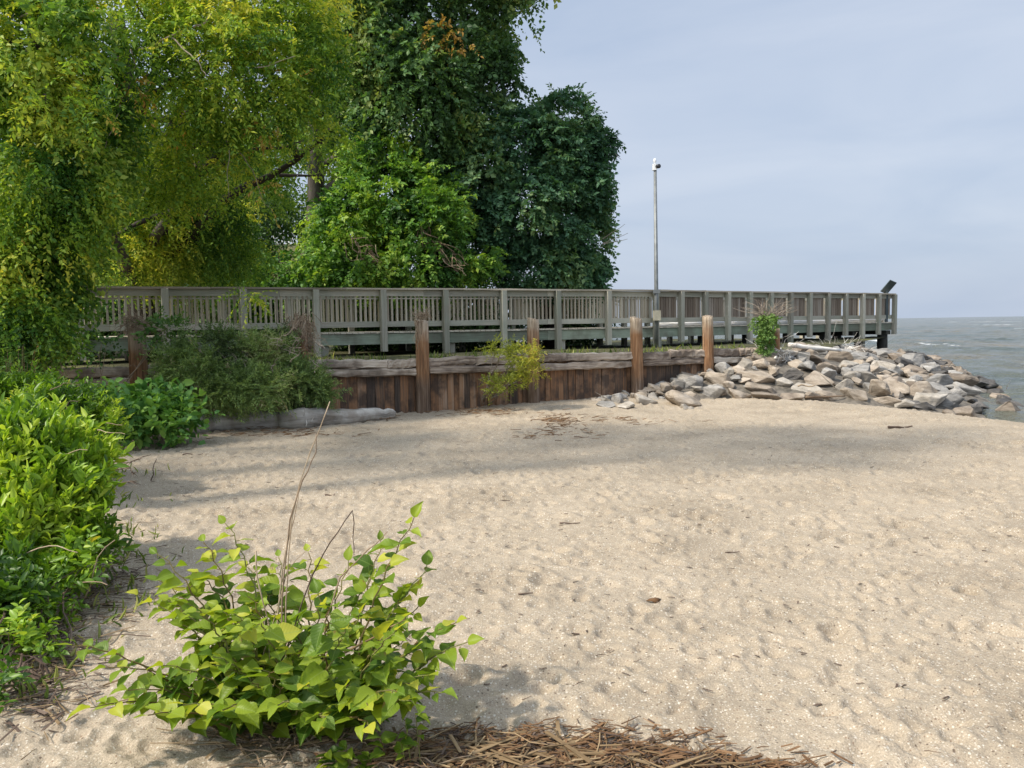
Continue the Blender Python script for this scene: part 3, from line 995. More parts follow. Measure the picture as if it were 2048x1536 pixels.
# posts
for i, p in enumerate(posts1):
    k = i - 4
    lng = (k % 2 == 1) or k == 6
    c = p - b1v * PO
    mb = MB()
    mb.beam(Z(c, 0.75 if lng else DECK - 0.47), Z(c, DECK + 1.002), PS, PS, up=b1v, seg=3, jit=0.003, cant=0.06)
    mb.build('post', M['rail'], walk)
for i, p in enumerate(posts2):
    c = p - b2v * PO
    lng = i % 2 == 1 and i < 11
    mb = MB()
    mb.beam(Z(c, 0.55 if lng else DECK - 0.45), Z(c, DECK + 1.002), PS, PS, up=b2v, seg=3, jit=0.003, cant=0.06)
    mb.build('post', M['rail'], walk)
for (p0, u, b, sp, n, k0) in ((posts1[0], u1, b1v, span1, 13, 0), (corner_in, u2, b2v, span2, 12, 0)):
    for k in range(n):
        p = p0 + u * sp * k + (b * (WID + 0.03) if p0 is posts1[0] else b * 0.03)
        mb = MB()
        mb.beam(Z(p, 0.6), Z(p, DECK + 1.0), 0.14, 0.14, up=b)
        mb.build('post', M['rail'], walk)
# support piles under the deck, set back behind the beam
for i, p in enumerate(posts1):
    if (i - 4) % 2 == 1 or (i - 4) == 6:
        c = p + u1 * 0.22 + b1v * 0.16
        mb = MB()
        mb.beam(Z(c, 0.5), Z(c, DECK - 0.306), 0.17, 0.17, up=b1v)
        mb.build('support_pile', M['rail'], walk)
for i, p in enumerate(posts2):
    if i % 2 == 1 and i < 11:
        c = p + u2 * 0.14 + b2v * 0.2
        mb = MB()
        mb.beam(Z(c, 0.3), Z(c, DECK - 0.306), 0.17, 0.17, up=b2v)
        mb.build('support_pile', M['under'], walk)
for off in (0.30, WID - 0.3):
    c = B1 - u2 * 0.15 + b2v * off
    mb = MB()
    mb.tube([Z(c, -1.2), Z(c, 0.6), Z(c, DECK - 0.46)], [0.19, 0.185, 0.18], 12, 0.02)
    mb.build('support_pile', M['under'], walk, smooth=True)
mb = MB()
for off in (0.6, 1.2, 1.8):
    mb.beam(Z(posts1[0] + b1v * off, DECK - 0.16), Z(A1 + b1v * off, DECK - 0.16), 0.05, 0.24)
    mb.beam(Z(A1 + b2v * off, DECK - 0.165), Z(B1 + b2v * off, DECK - 0.165), 0.05, 0.24)
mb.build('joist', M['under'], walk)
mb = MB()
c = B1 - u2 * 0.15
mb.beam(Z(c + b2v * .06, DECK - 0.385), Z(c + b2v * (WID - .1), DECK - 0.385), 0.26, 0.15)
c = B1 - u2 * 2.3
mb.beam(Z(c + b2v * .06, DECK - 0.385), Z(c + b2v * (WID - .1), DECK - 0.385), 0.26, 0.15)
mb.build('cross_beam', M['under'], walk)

# balusters: a panel per span; in the long near run each baluster is a piece of its panel
def baluster(mb, p, b, z0, z1, w=0.042):
    tw = random.uniform(-.12, .12)
    up = (b + Vector((b.y, -b.x, 0)) * tw).normalized()
    ln = random.uniform(-.004, .004)
    mb.beam(Z(p, z0), Z(p + b.cross(Vector((0, 0, 1))) * ln, z1), w, w, up=up)


nb = 0
for i in range(len(posts1) - 1):
    p0, p1 = posts1[i], posts1[i + 1]
    vis = i >= 5
    mb = MB()
    mb.beam(Z(p0 + u1 * .09 + b1v * .062, DECK + 0.80), Z(p1 - u1 * .09 + b1v * .062, DECK + 0.80), 0.03, 0.03)
    n = 12
    if vis:
        pan = mb.build('railing_panel', M['rail'], walk)
    for q in range(n):
        p = p0 + u1 * (0.10 + (span1 - 0.20) * (q + 0.5) / n + random.uniform(-.008, .008)) + b1v * 0.066
        if vis and nb < 100:
            m1 = MB()
            baluster(m1, p, b1v, DECK + 0.13, DECK + 0.985)
            m1.build('baluster', M['slat'], pan)
            nb += 1
        else:
            baluster(mb, p, b1v, DECK + 0.13, DECK + 0.985)
    if not vis:
        mb.build('railing_panel', M['slat'], walk)
    elif nb >= 100 and i >= 12:
        pan.data = pan.data
for i in range(12):
    p0 = A1 + u2 * span2 * i
    mb = MB()
    n = 8
    for q in range(n):
        p = p0 + u2 * (0.08 + (span2 - 0.16) * (q + 0.5) / n + random.uniform(-.006, .006)) + b2v * 0.07
        mb.beam(Z(p, DECK + 0.13), Z(p, DECK + 0.985), 0.085, 0.03, up=b2v)
    mb.build('railing_panel', M['brown_slat'], walk)
# far side panels; along the first run sunlit cream is painted into the wood
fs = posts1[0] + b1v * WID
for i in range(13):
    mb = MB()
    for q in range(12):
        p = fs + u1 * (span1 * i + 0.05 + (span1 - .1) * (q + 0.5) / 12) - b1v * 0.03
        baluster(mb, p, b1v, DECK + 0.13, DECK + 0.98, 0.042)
    mb.build('railing_panel', M['sunlit_tint_slat'], walk)
for i in range(12):
    mb = MB()
    for q in range(8):
        p = corner_in + u2 * (span2 * i + 0.05 + (span2 - .1) * (q + 0.5) / 8) - b2v * 0.03
        mb.beam(Z(p, DECK + 0.13), Z(p, DECK + 0.98), 0.07, 0.03, up=b2v)
    mb.build('railing_panel', M['slat'], walk)

# white pipes lying along the deck behind the bottom rail
for (s0, s1, lab) in ((0.35, 3.2, 'short white plastic pipe on the deck edge behind the camera pole'), (3.35, 12.05, 'long white plastic pipe on the deck edge at the seaward end of the boardwalk')):
    p0, p1 = A1 + u2 * s0 + b2v * 0.20, A1 + u2 * s1 + b2v * 0.20
    mb = MB()
    mb.tube([Z(p0, DECK + 0.058), Z(p0.lerp(p1, .5), DECK + 0.058), Z(p1, DECK + 0.058)], 0.057, 12)
    tag(mb.build('pipe', M['whiteplastic'], None, True, Z(p0, DECK)), lab, 'pipe', 'white pipes on the boardwalk')

# camera pole in front of the corner post
pb = at(1313, 690, 24.05)
pole = thing('camera_pole', (pb.x, pb.y, 0.85), 'tall thin grey metal pole with a small white camera head, rising from the boardwalk corner', 'pole')
pt = at(1303, 340, 24.05)
top = Vector((pb.x - 0.02, pb.y, pt.z))
mb = MB()
mb.tube([(pb.x, pb.y, 0.85), (pb.x, pb.y, 2.4), tuple(top)], [0.062, 0.058, 0.042], 12)
mb.build('mast', M['metal'], pole, True)
mb = MB()
mb.beam(top + Vector((-.015, 0, -.01)), top + Vector((-.015, 0, .16)), 0.115, 0.115, up=(0, 1, 0), cant=0.15)
mb.build('camera_head', M['whiteplastic'], pole)
mb = MB()
mb.tube([top + Vector((.045, -.04, .085)), top + Vector((.085, -.14, .08))], [0.055, 0.06], 12)
mb.build('lens', M['lens'], pole, True)
mb = MB()
mb.tube([top + Vector((-.01, 0, .15)), top + Vector((-.01, 0, .2)), top + Vector((-.01, 0, .23)), top + Vector((-.01, 0, .29)), top + Vector((-.01, 0, .32))], [0.025, 0.03, 0.045, 0.042, 0.015], 10)
mb.build('antenna_cap', M['whiteplastic'], pole, True)
bd = at(1311, 583, 24.05)
mb = MB()
mb.beam((pb.x - .1, pb.y - .05, bd.z), (pb.x + .1, pb.y - .05, bd.z), 0.05, 0.10)
mb.build('mounting_band', M['metal'], pole)
bd = at(1313, 631, 24.05)
mb = MB()
mb.beam((pb.x, pb.y - .10, bd.z - .14), (pb.x, pb.y - .10, bd.z + .14), 0.21, 0.09, up=(0, 1, 0), cant=.05)
mb.build('junction_box', M['tanbox'], pole)

# tilted information panel at the seaward end
pc = at(1777, 574, 31.2)
sg = thing('information_panel', (pc.x, pc.y, DECK), 'dark tilted information panel on a post behind the seaward end of the railing', 'sign')
mb = MB()
mb.beam((pc.x - .02, pc.y + .1, DECK), (pc.x - .02, pc.y + .1, pc.z - .05), 0.09, 0.09, up=(0, 1, 0))
mb.build('post', M['signdark'], sg)
mb = MB()
sl_ = Vector((.115, -.14, .20))
mb.beam(pc - sl_, pc + sl_, 0.30, 0.035, up=(0, -.8, -.6))
mb.build('panel', M['signdark'], sg)

# ================================================================== BULKHEAD
wl = Vector((1, 0.42, 0)).normalized()
wn = Vector((wl.y, -wl.x, 0))                        # faces the beach


def wp(x, off=0.0, z=0.0):
    return Vector((x, wall_y(x), z)) + wn * off


bulk = thing('bulkhead', wp(-1, 0, 0), 'low timber bulkhead of rusty brown vertical planks under bleached wales, along the sand', 'bulkhead')
mb = MB()
x = -13.0
while x < 6.0:
    wdt = random.uniform(0.09, 0.19)
    a = wp(x + wdt * 0.46, random.uniform(-.025, .025))
    mb.beam(Z(a, -0.6), Z(a, random.uniform(.86, .97)), wdt * 0.975, 0.06, up=wn, seg=4, jit=0.004, tone=random.random())
    x += wdt * 0.92
mb.build('planking', M['plank'], bulk)

PILE_PX = [(278, 641, 13.9), (603, 641, 15.2), (845, 640, 15.75), (1067, 636, 16.55), (1276, 634, 17.35), (1418, 631, 18.05), (1549, 658, 18.85)]
PX = []
for (px, py, Y) in PILE_PX:
    p = at(px, 760, Y)
    # slide along the ray to stand just in front of the planking
    for _ in range(20):
        gapw = (p - wp(p.x)).dot(wn)
        Y += (gapw - 0.16) * 0.8
        p = at(px, 760, Y)
    PX.append((p.x, p.y, at(px, py, Y).z))
xs = [-13.0, PX[0][0] - 2.2] + [p[0] for p in PX]
for i in range(len(xs) - 1):
    xa, xb = xs[i] + 0.02, xs[i + 1] + random.uniform(-.1, .02)
    if xb > 5.6: xb = 5.5
    if i == 2:
        pass
    cut = xa + (xb - xa) * random.uniform(0.25, 0.75)
    mb = MB()
    for (qa, qb) in ((xa, cut - .006), (cut + .006, xb)):
        mb.beam(wp(qa, 0.085, 0.915 + random.uniform(-.02, .015)), wp(qb, 0.085, 0.915 + random.uniform(-.02, .015)), 0.17, 0.16, seg=12, jit=0.016, cant=0.16)
    mb.build('upper_wale', M['wale'], bulk)
    mb = MB()
    mb.beam(wp(xa + .05, 0.095, 0.755 + random.uniform(-.02, .02)), wp(xb - .05, 0.10, 0.755 + random.uniform(-.025, .015)), 0.15, 0.135, seg=12, jit=0.017, cant=0.18)
    mb.build('lower_wale', M['wale'], bulk)


def pile_mat():
    m, nt, b, out = new_mat('weathered_pile_wood')
    tc = nd(nt, 'ShaderNodeTexCoord')
    mp = nd(nt, 'ShaderNodeMapping')
    mp.inputs['Scale'].default_value = (26, 26, 1.6)
    nt.links.new(tc.outputs['Object'], mp.inputs[0])
    oi = nd(nt, 'ShaderNodeObjectInfo')
    nz = nd(nt, 'ShaderNodeTexNoise', i_Scale=1.0, i_Detail=5.0, i_Roughness=0.65, noise_dimensions='4D')
    nt.links.new(mp.outputs[0], nz.inputs['Vector'])
    nt.links.new(math_n(nt, 'MULTIPLY', oi.outputs['Random'], 50), nz.inputs['W'])
    sx = nd(nt, 'ShaderNodeSeparateXYZ')
    nt.links.new(tc.outputs['Object'], sx.inputs[0])
    n2_ = nd(nt, 'ShaderNodeTexNoise', i_Scale=2.5, i_Detail=3.0, noise_dimensions='4D')
    nt.links.new(tc.outputs['Object'], n2_.inputs['Vector'])
    nt.links.new(math_n(nt, 'MULTIPLY', oi.outputs['Random'], 33), n2_.inputs['W'])
    h = math_n(nt, 'ADD', sx.outputs[2], math_n(nt, 'MULTIPLY', math_n(nt, 'SUBTRACT', n2_.outputs[0], 0.5), 0.9))
    body = ramp(nt, [(0.30, (0.10, 0.062, 0.040)), (0.5, (0.27, 0.145, 0.075)), (0.70, (0.44, 0.29, 0.175))], nz.outputs[0]).outputs[0]
    grey = ramp(nt, [(0.30, (0.16, 0.12, 0.09)), (0.5, (0.40, 0.32, 0.235)), (0.70, (0.58, 0.50, 0.40))], nz.outputs[0]).outputs[0]
    low = ramp(nt, [(0.30, (0.08, 0.055, 0.042)), (0.5, (0.17, 0.115, 0.08)), (0.70, (0.30, 0.235, 0.185))], nz.outputs[0]).outputs[0]
    f1 = math_n(nt, 'DIVIDE', math_n(nt, 'SUBTRACT', h, 1.25), 0.3, True)
    f0 = math_n(nt, 'DIVIDE', math_n(nt, 'SUBTRACT', h, 0.35), 0.4, True)
    c = mixc(nt, f1, mixc(nt, f0, low, body), grey)
    nt.links.new(c, b.inputs['Base Color'])
    b.inputs['Roughness'].default_value = 0.9
    b.inputs['Specular IOR Level'].default_value = 0.2
    bp = nd(nt, 'ShaderNodeBump', i_Strength=1.0, i_Distance=0.06)
    nt.links.new(nz.outputs[0], bp.inputs['Height'])
    nt.links.new(bp.outputs[0], b.inputs['Normal'])
    return m


M['pile'] = pile_mat()
PLAB = ['rough brown pile with a brown dead-vine cap, left of the dark juniper', 'pile wrapped in dead vine standing behind the juniper shrub',
        'orange-brown pile topped by a nest of dry twigs, just right of the juniper', 'split grey-topped pile behind the small yellow-green shrub',
        'bright orange-brown pile standing at the start of the boulders', 'pale-topped orange pile rising from among the boulders', 'short brown pile overgrown with green vine at the bulkhead end']
PILE_R = [.145, .135, .125, .12, .128, .118, .12]
for i, (x0, y0, zt) in enumerate(PX):
    z0 = -0.5
    lean = Vector((random.uniform(-.03, .03), random.uniform(-.02, .02), 0))
    if i == 4: lean = Vector((-.035, 0, 0))
    n, r = 20, PILE_R[i]
    V, Fc = [], []
    prof = [(0, 1.06), (.15, 1.04), (.3, 1.02), (.45, 1.0), (.6, .98), (.75, .97), (.88, .965), (.96, .96), (.995, .93)]
    off = [random.uniform(-.04, .04) for _ in range(n)]
    for (t, k) in prof:
        for q in range(n):
            a = 2 * math.pi * q / n
            rr = r * k * (1 + off[q] + random.uniform(-.02, .02))
            zz = (zt - z0) * t
            if t > .9: zz += random.uniform(-.02, .012) + 0.03 * math.cos(a + i)
            V.append((math.cos(a) * rr + lean.x * t, math.sin(a) * rr + lean.y * t, z0 + zz))
    m_ = len(prof)
    for k in range(m_ - 1):
        for q in range(n):
            a, b = k * n + q, k * n + (q + 1) % n
            Fc.append((a, b, b + n, a + n))
    me = bpy.data.meshes.new('timber_pile')
    V.append((lean.x, lean.y, zt - 0.02))
    Fc += [((m_ - 1) * n + q, (m_ - 1) * n + (q + 1) % n, m_ * n) for q in range(n)]
    me.from_pydata(V, [], Fc)
    o = link_mesh('timber_pile', me, M['pile'], None, True)
    o.location = (x0, y0, 0)
    tag(o, PLAB[i], 'post', 'timber piles along the bulkhead')


# ---- dead vine on piles
def tangle(name, c, rad, n, m, label, cat, hang=0.0, group=None, r=0.006, seedv=1, lift=0.0):
    rg = random.Random(seedv)
    mb = MB()
    for k in range(n):
        a = rg.uniform(0, 6.28)
        p = Vector(c) + Vector((math.cos(a) * rad[0] * rg.uniform(.2, 1), math.sin(a) * rad[0] * rg.uniform(.2, 1), rg.uniform(-rad[1], rad[1])))
        d = Vector((rg.uniform(-1, 1), rg.uniform(-1, 1), rg.uniform(-.6, .6) + lift))
        q = p + d.normalized() * rg.uniform(.12, .45) * (rad[0] / 0.25)
        q.z -= hang * rg.random()
        mb.tube(wobble(p, q, 5, .07, hang * .1, rg.randint(0, 9999)), taper(r * rg.uniform(.5, 1.2), r * .3, 5), 4)
    o = mb.build(name, m, None, False, Vector(c))
    return tag(o, label, cat, group)


V3 = lambda i, dz=0: (PX[i][0], PX[i][1], PX[i][2] + dz)
tangle('dead_vine', V3(0, .0), (.24, .10), 170, M['stalk'], 'brown dead vine cap on the pile left of the juniper', 'dead vine', .22, 'dead vines on the piles', seedv=2)
tangle('dead_vine', V3(1, -.08), (.24, .22), 300, M['stalk'], 'shaggy brown dead vine wrapping the pile behind the juniper', 'dead vine', .6, 'dead vines on the piles', seedv=3)
tangle('twig_nest', V3(2, .05), (.15, .07), 75, M['stalk'], 'nest of pale dry twigs on top of the orange-brown pile', 'twigs', .02, None, seedv=4, lift=.35)
mb = MB()
for k in range(7):
    p = Vector(V3(2)) + Vector((random.uniform(-.12, .12), -.13, random.uniform(-.1, .02)))
    mb.tube(wobble(p, p + Vector((random.uniform(-.05, .08), -.02, -random.uniform(.3, .6))), 6, .06, 0, k), taper(.007, .003, 6), 4)
tag(mb.build('dead_vine', M['stalk'], None, False, V3(2)), 'few thin dry vine strands hanging down the orange-brown pile', 'dead vine', 'dead vines on the piles')

# ================================================================== BOULDERS
def rock_mesh(name, r, seed, ang=0.5):
    rg = random.Random(seed)
    bm = bmesh.new()
    pts = []
    for k in range(rg.randint(11, 17)):
        v = Vector((rg.gauss(0, 1), rg.gauss(0, 1), rg.gauss(0, 1))).normalized()
        # push towards a rough block so that faces stay flat
        p = 3.2 if ang > .3 else 2.2
        q = (abs(v.x) ** p + abs(v.y) ** p + abs(v.z) ** p) ** (-1 / p)
        v = v * q * rg.uniform(.86, 1.05)
        pts.append(bm.verts.new((v.x * r[0], v.y * r[1], v.z * r[2])))
    res = bmesh.ops.convex_hull(bm, input=bm.verts)
    for g in set(res['geom_interior']) | set(res['geom_unused']):
        if isinstance(g, bmesh.types.BMVert) and g.is_valid:
            bm.verts.remove(g)
    bmesh.ops.bevel(bm, geom=bm.edges[:] + bm.verts[:], offset=min(r) * (0.10 if ang > .3 else .22), segments=2, affect='EDGES', profile=.6)
    bmesh.ops.triangulate(bm, faces=bm.faces[:])
    bmesh.ops.subdivide_edges(bm, edges=[e for e in bm.edges if e.calc_length() > max(r) * .28], cuts=2, use_grid_fill=True)
    bm.verts.ensure_lookup_table()
    co = np.array([v.co[:] for v in bm.verts])
    s = 2.2 / max(r)
    dn = (fbm(co * s + seed * 3.1, seed, 3) - .5) * max(r) * .24
    cn = unit(co / np.array(r))
    for v, d, nn in zip(bm.verts, dn, cn):
        v.co += Vector(nn) * d
    bm.normal_update()
    me = bpy.data.meshes.new(name)
    bm.to_mesh(me)
    bm.free()
    return me


ROCKS = []


def hit_ground(px, py):
    r = ray(px, py)
    h1 = BANK_BVH.ray_cast(EYE, r)
    h2 = SAND_BVH.ray_cast(EYE, r)
    best = None
    for h in (h1, h2):
        if h[0] is not None and (best is None or h[3] < best[3]):
            best = h
    if best is None and py < 780:
        return hit_ground(px, py + 3)
    return best[0] if best else None


def add_rock(c, r, col, rot=None, seed=0, label=None, ang=.6):
    me = rock_mesh('boulder', r, seed, ang)
    o = link_mesh('boulder', me, ROCK[col], None, False)
    o.location = c
    o.rotation_euler = rot or (random.uniform(-.35, .35), random.uniform(-.35, .35), random.uniform(0, 6.3))
    ROCKS.append({'o': o, 'c': Vector(c), 'r': r, 'col': col, 'label': label})
    return o


HAND = [(1212, 809, 42, 15, 'grey', 'small flat grey stone, leftmost at the bulkhead foot'), (1214, 795, 24, 24, 'grey', 'upright grey stone leaning on the planks at the left end of the boulders'),
        (1240, 797, 34, 30, 'grey', 'rounded grey stone between the leftmost stones and the orange pile'), (1254, 810, 36, 17, 'pale', 'small white wedge stone on the sand before the orange pile'),
        (1292, 799, 50, 30, 'pale', 'mottled white and grey boulder at the foot of the orange pile'), (1367, 797, 84, 42, 'tan', 'big smooth tan boulder resting on the sand edge, right of the orange pile'),
        (1354, 770, 40, 27, 'pale', 'white faceted boulder sitting above the big tan one'), (1320, 771, 40, 28, 'grey', 'rounded grey boulder directly right of the orange pile'),
        (1387, 764, 54, 34, 'grey', 'long grey boulder left below the pale-topped pile'), (1425, 786, 60, 38, 'grey', 'grey boulder with a pale flat top, just right of the big tan one'),
        (1472, 786, 64, 30, 'tan', 'square tan block at the sand edge below the pale-topped pile'), (1442, 756, 54, 34, 'tan', 'tan boulder in front of the pale-topped pile'),
        (1395, 741, 48, 26, 'brown', 'long leaning brown boulder left of the pale-topped pile'), (1362, 737, 30, 22, 'grey', 'topmost grey boulder between the orange and pale-topped piles'),
        (1457, 734, 50, 24, 'grey', 'flat grey boulder against the wale right of the pale-topped pile'), (1496, 729, 38, 24, 'pale', 'pale boulder under the end of the wale'),
        (1510, 714, 21, 20, 'tan', 'small round tan stone perched by the end of the wale'), (1513, 753, 70, 34, 'tan', 'wide flat tan slab below the short vine-grown pile'),
        (1522, 775, 62, 22, 'tan', 'low tan slab under the wide flat one'), (1538, 793, 64, 16, 'brown', 'pinkish brown flat stone half buried in the sand edge'),
        (1370, 813, 20, 13, 'pale', 'little white stone leaning on the big tan boulder'), (1383, 816, 13, 7, 'pale', 'tiny white stone on the sand by the big tan boulder'),
        (1569, 766, 34, 26, 'pale', 'white angular boulder below the dark wedge'), (1582, 747, 58, 36, 'dark', 'dark grey wedge boulder with a sloping top'),
        (1546, 739, 23, 26, 'tan', 'egg-shaped olive-tan stone standing beside the dark wedge'), (1591, 728, 58, 30, 'tan', 'tan boulder behind the dark wedge'),
        (1615, 777, 62, 26, 'pale', 'broad pale tan boulder at the sand edge, middle of the bank'), (1640, 757, 62, 34, 'tan', 'angular tan boulder above the broad pale one'),
        (1688, 768, 42, 38, 'pale', 'white-faced boulder in the middle of the bank'), (1728, 756, 60, 36, 'pale', 'long pale grey boulder sloping down to the right'),
        (1783, 737, 66, 36, 'pale', 'large white elongated boulder high on the seaward slope'), (1748, 776, 46, 26, 'grey', 'grey boulder below the long pale one'),
        (1710, 788, 54, 26, 'tan', 'tan boulder at the lower edge of the bank'), (1780, 803, 64, 22, 'tan', 'low tan boulder at the sand edge near the water side'),
        (1818, 807, 56, 20, 'dark', 'low dark boulder at the sand edge near the water'), (1846, 783, 74, 48, 'tan', 'biggest tan-grey block on the seaward corner of the bank'),
        (1896, 798, 64, 42, 'grey', 'big grey block right of the biggest tan one'), (1940, 812, 62, 30, 'dark', 'dark wet wedge just above the waterline'),
        (1812, 765, 44, 28, 'pale', 'pale boulder above the biggest tan-grey block'), (1875, 759, 64, 30, 'brown', 'brown slab lying on the seaward slope'),
        (1888, 749, 26, 20, 'dark', 'small dark knob on the seaward skyline of the bank'), (1916, 757, 28, 22, 'dark', 'dark pointed stone on the seaward skyline'),
        (1982, 788, 46, 18, 'dark', 'dark wet rock at the right waterline'), (1953, 778, 26, 18, 'dark', 'small dark rock before the right waterline'),
        (2006, 812, 48, 12, 'dark', 'low dark rock awash at the waterline, farthest right'), (1672, 712, 68, 28, 'tan', 'large pale tan block near the crest under the boardwalk'),
        (1724, 706, 46, 30, 'brown', 'brown boulder on the crest under the boardwalk posts'), (1770, 707, 72, 24, 'grey', 'flat grey slab on the crest by the end piling'),
        (1809, 717, 62, 22, 'tan', 'tan-grey slab right of the end piling'), (1838, 719, 30, 24, 'dark', 'dark lump on the skyline right of the end piling'),
        (1832, 740, 52, 22, 'brown', 'brown boulder on the upper seaward slope'), (1655, 790, 50, 20, 'tan', 'small tan boulder pressed into the sand edge'),
        (1664, 736, 56, 26, 'brown', 'brown boulder under the big crest block'), (1718, 731, 54, 24, 'tan', 'tan boulder halfway up, under the crest'),
        (1610, 708, 44, 18, 'grey', 'grey boulder behind the vine-grown pile'), (1756, 741, 40, 22, 'grey', 'grey boulder left of the large white one'),
        (1850, 812, 44, 16, 'dark', 'small dark boulder between the two big blocks and the sand')]
occupied = []
for i, (px, py, w_, h_, col, lab) in enumerate(HAND):
    p = hit_ground(px, py + h_ * 0.30)
    if p is None: continue
    s = p.y / F
    rw, rh = w_ * s / 2 * 1.08, h_ * s / 2 * 1.12
    r = (rw, (rw + rh) / 2 * random.uniform(.85, 1.15), rh)
    c = p + Vector((0, rh * .45, rh * .34))
    tilt = random.uniform(.05, .32)
    add_rock(c, r, col, (random.uniform(-.12, .12), tilt, random.uniform(-.3, .3)), 100 + i, lab, ang=.2 if i in (5, 2, 7, 16, 24) else .6)
    occupied.append((c, max(r)))

# the rest of the bank, thrown in between
rg = random.Random(99)
tries = 0
extra = 0
while extra < 245 and tries < 26000:
    tries += 1
    s_, t_ = rg.uniform(0.8, 8.9), rg.uniform(-.04, 1.03)
    p = bank_point(s_, t_)
    rr = rg.choice((.11, .15, .18, .22, .27)) * rg.uniform(.85, 1.2)
    if s_ < 3: rr *= .6
    if any((p - c).length < (q + rr) * .56 for c, q in occupied):
        continue
    r = (rr * rg.uniform(1.0, 1.6), rr * rg.uniform(.8, 1.2), rr * rg.uniform(.55, .90))
    c = p + Vector((0, 0, r[2] * .30))
    if c.z < -0.12 or s_ > 7.6:
        col = rg.choice(('dark', 'dark', 'brown'))
    elif s_ > 6.2:
        col = rg.choice(('brown', 'grey', 'dark', 'brown', 'grey'))
    elif s_ > 5.2:
        col = rg.choice(('grey', 'grey', 'pale', 'tan', 'brown', 'grey'))
    else:
        col = rg.choice(('tan', 'tan', 'grey', 'grey', 'pale', 'brown'))
    add_rock(c, r, col, (rg.uniform(-.25, .25), rg.uniform(-.1, .38), rg.uniform(-.8, .8)), 500 + extra, None)
    occupied.append((c, max(r)))
    extra += 1

# labels for the rest: colour, size and the part of the bank they lie in
cnt = {}
for R_ in ROCKS:
    o, c, r = R_['o'], R_['c'], R_['r']
    o['category'] = 'boulder'
    o['group'] = 'boulders of the rock bank'
    if R_['label'] is not None:
        o['label'] = R_['label']
    else:
        size = 'small' if max(r) < .24 else ('medium' if max(r) < .38 else 'big')
        shape = 'flat' if r[2] < .42 * r[0] else ('long' if r[0] > 1.5 * r[1] else 'blocky')
        u_ = 1024 + F * c.x / c.y
        if u_ < 1440: where = 'right of the orange pile'
        elif u_ < 1560: where = 'right of the pale-topped pile'
        elif u_ < 1680: where = 'right of the vine-grown pile'
        elif u_ < 1800: where = 'below the seaward end of the boardwalk'
        elif u_ < 1900: where = 'on the seaward slope'
        else: where = 'by the waterline'
        tier = 'low in the bank' if c.z < .12 else ('halfway up the bank' if c.z < .55 else 'high on the bank')
        colw = {'tan': 'tan', 'grey': 'grey', 'pale': 'pale', 'brown': 'brown', 'dark': 'dark wet'}[R_['col']]
        o['label'] = f'{size} {shape} {colw} boulder {tier}, {where}'

# ================================================================== TREES
def T(name, base, label, cat='tree', group=None):
    return thing(name, base, label, cat, group)


# tall vine-clad tree at the left edge, most of it outside the frame
bv = (-10.4, 12.9, 0.75)
tv = T('vine_tree', bv, 'vine-smothered tree with mid-green hanging foliage at the left edge, in front of the boardwalk')
vb = [blob_px(80, 300, 13.2, 130, 130), blob_px(30, 480, 13.2, 110, 130), blob_px(140, 430, 13.6, 60, 100), blob_px(20, 610, 13.0, 75, 80), blob_px(95, 590, 13.2, 40, 70),
      blob_px(180, 270, 13.8, 70, 100), blob_px(175, 520, 13.6, 20, 40), blob_px(60, 90, 13.0, 150, 120), blob_px(-70, 400, 13.4, 90, 200)]
crown('crown', tv, M['lf_vine'], vb, 9500, k=13, slen=.42, leaf=(.100, .054), droop=.42, gap=.445, gapf=1.4, seed=21, lump=.46, tonebias=0, flat=1.0, outward=1.1)
crown('hanging_vine', tv, M['lf_bright'], [blob_px(40, 600, 12.2, 60, 60), blob_px(105, 600, 12.3, 32, 40), blob_px(70, 660, 12.2, 60, 36), blob_px(20, 500, 12.2, 60, 70), blob_px(120, 480, 12.6, 50, 60), blob_px(160, 380, 12.8, 50, 60), blob_px(60, 350, 12.3, 80, 60)], 1900, k=12, slen=.40, leaf=(.08, .042), droop=.6, gap=.42, gapf=1.6, seed=23, lump=.5)
mb = MB()
limbs(mb, bv, (-9.8, 12.4, 9.5), .30, [b[:3] for b in vb[:4]] + [b[:3] for b in vb[7:9]], 3)
mb.build('trunk', M['bark'], tv, True)

# trees on the shore to the left of the camera: their shade lies across the sand
for (bx_, by_, h0, h1, ry_, sd_, lab) in ((-9.4, 8.4, 4.9, 9.0, 1.9, 91, 'broad tree on the left shore, nearest the vine-smothered tree'), (-8.4, 6.9, 8.5, 12.6, 1.7, 92, 'tall tree on the left shore shading the middle of the sand'), (-7.2, 5.7, 11.6, 15.4, 1.8, 93, 'tallest tree on the left shore, nearest the camera')):
    t_ = T('shore_tree', (bx_, by_, .2), lab, 'tree', 'trees on the left shore')
    crown('crown', t_, M['lf_vine'], [(bx_, by_, (h0 + h1) / 2, 1.9, ry_, (h1 - h0) / 2), (bx_ + .6, by_ + .5, h1 - 1, 1.2, 1.4, .9)], 780, k=11, slen=.6, leaf=(.13, .075), droop=.4, gap=.44, seed=sd_)
    mb = MB()
    limbs(mb, (bx_, by_, .1), (bx_, by_, h1 - .8), .22, [(bx_ + 1, by_, h0 + 1), (bx_ - 1, by_ + .5, h0 + 1.5), (bx_, by_ - 1, h1 - 1.2)], sd_)
    mb.build('trunk', M['bark'], t_, True)

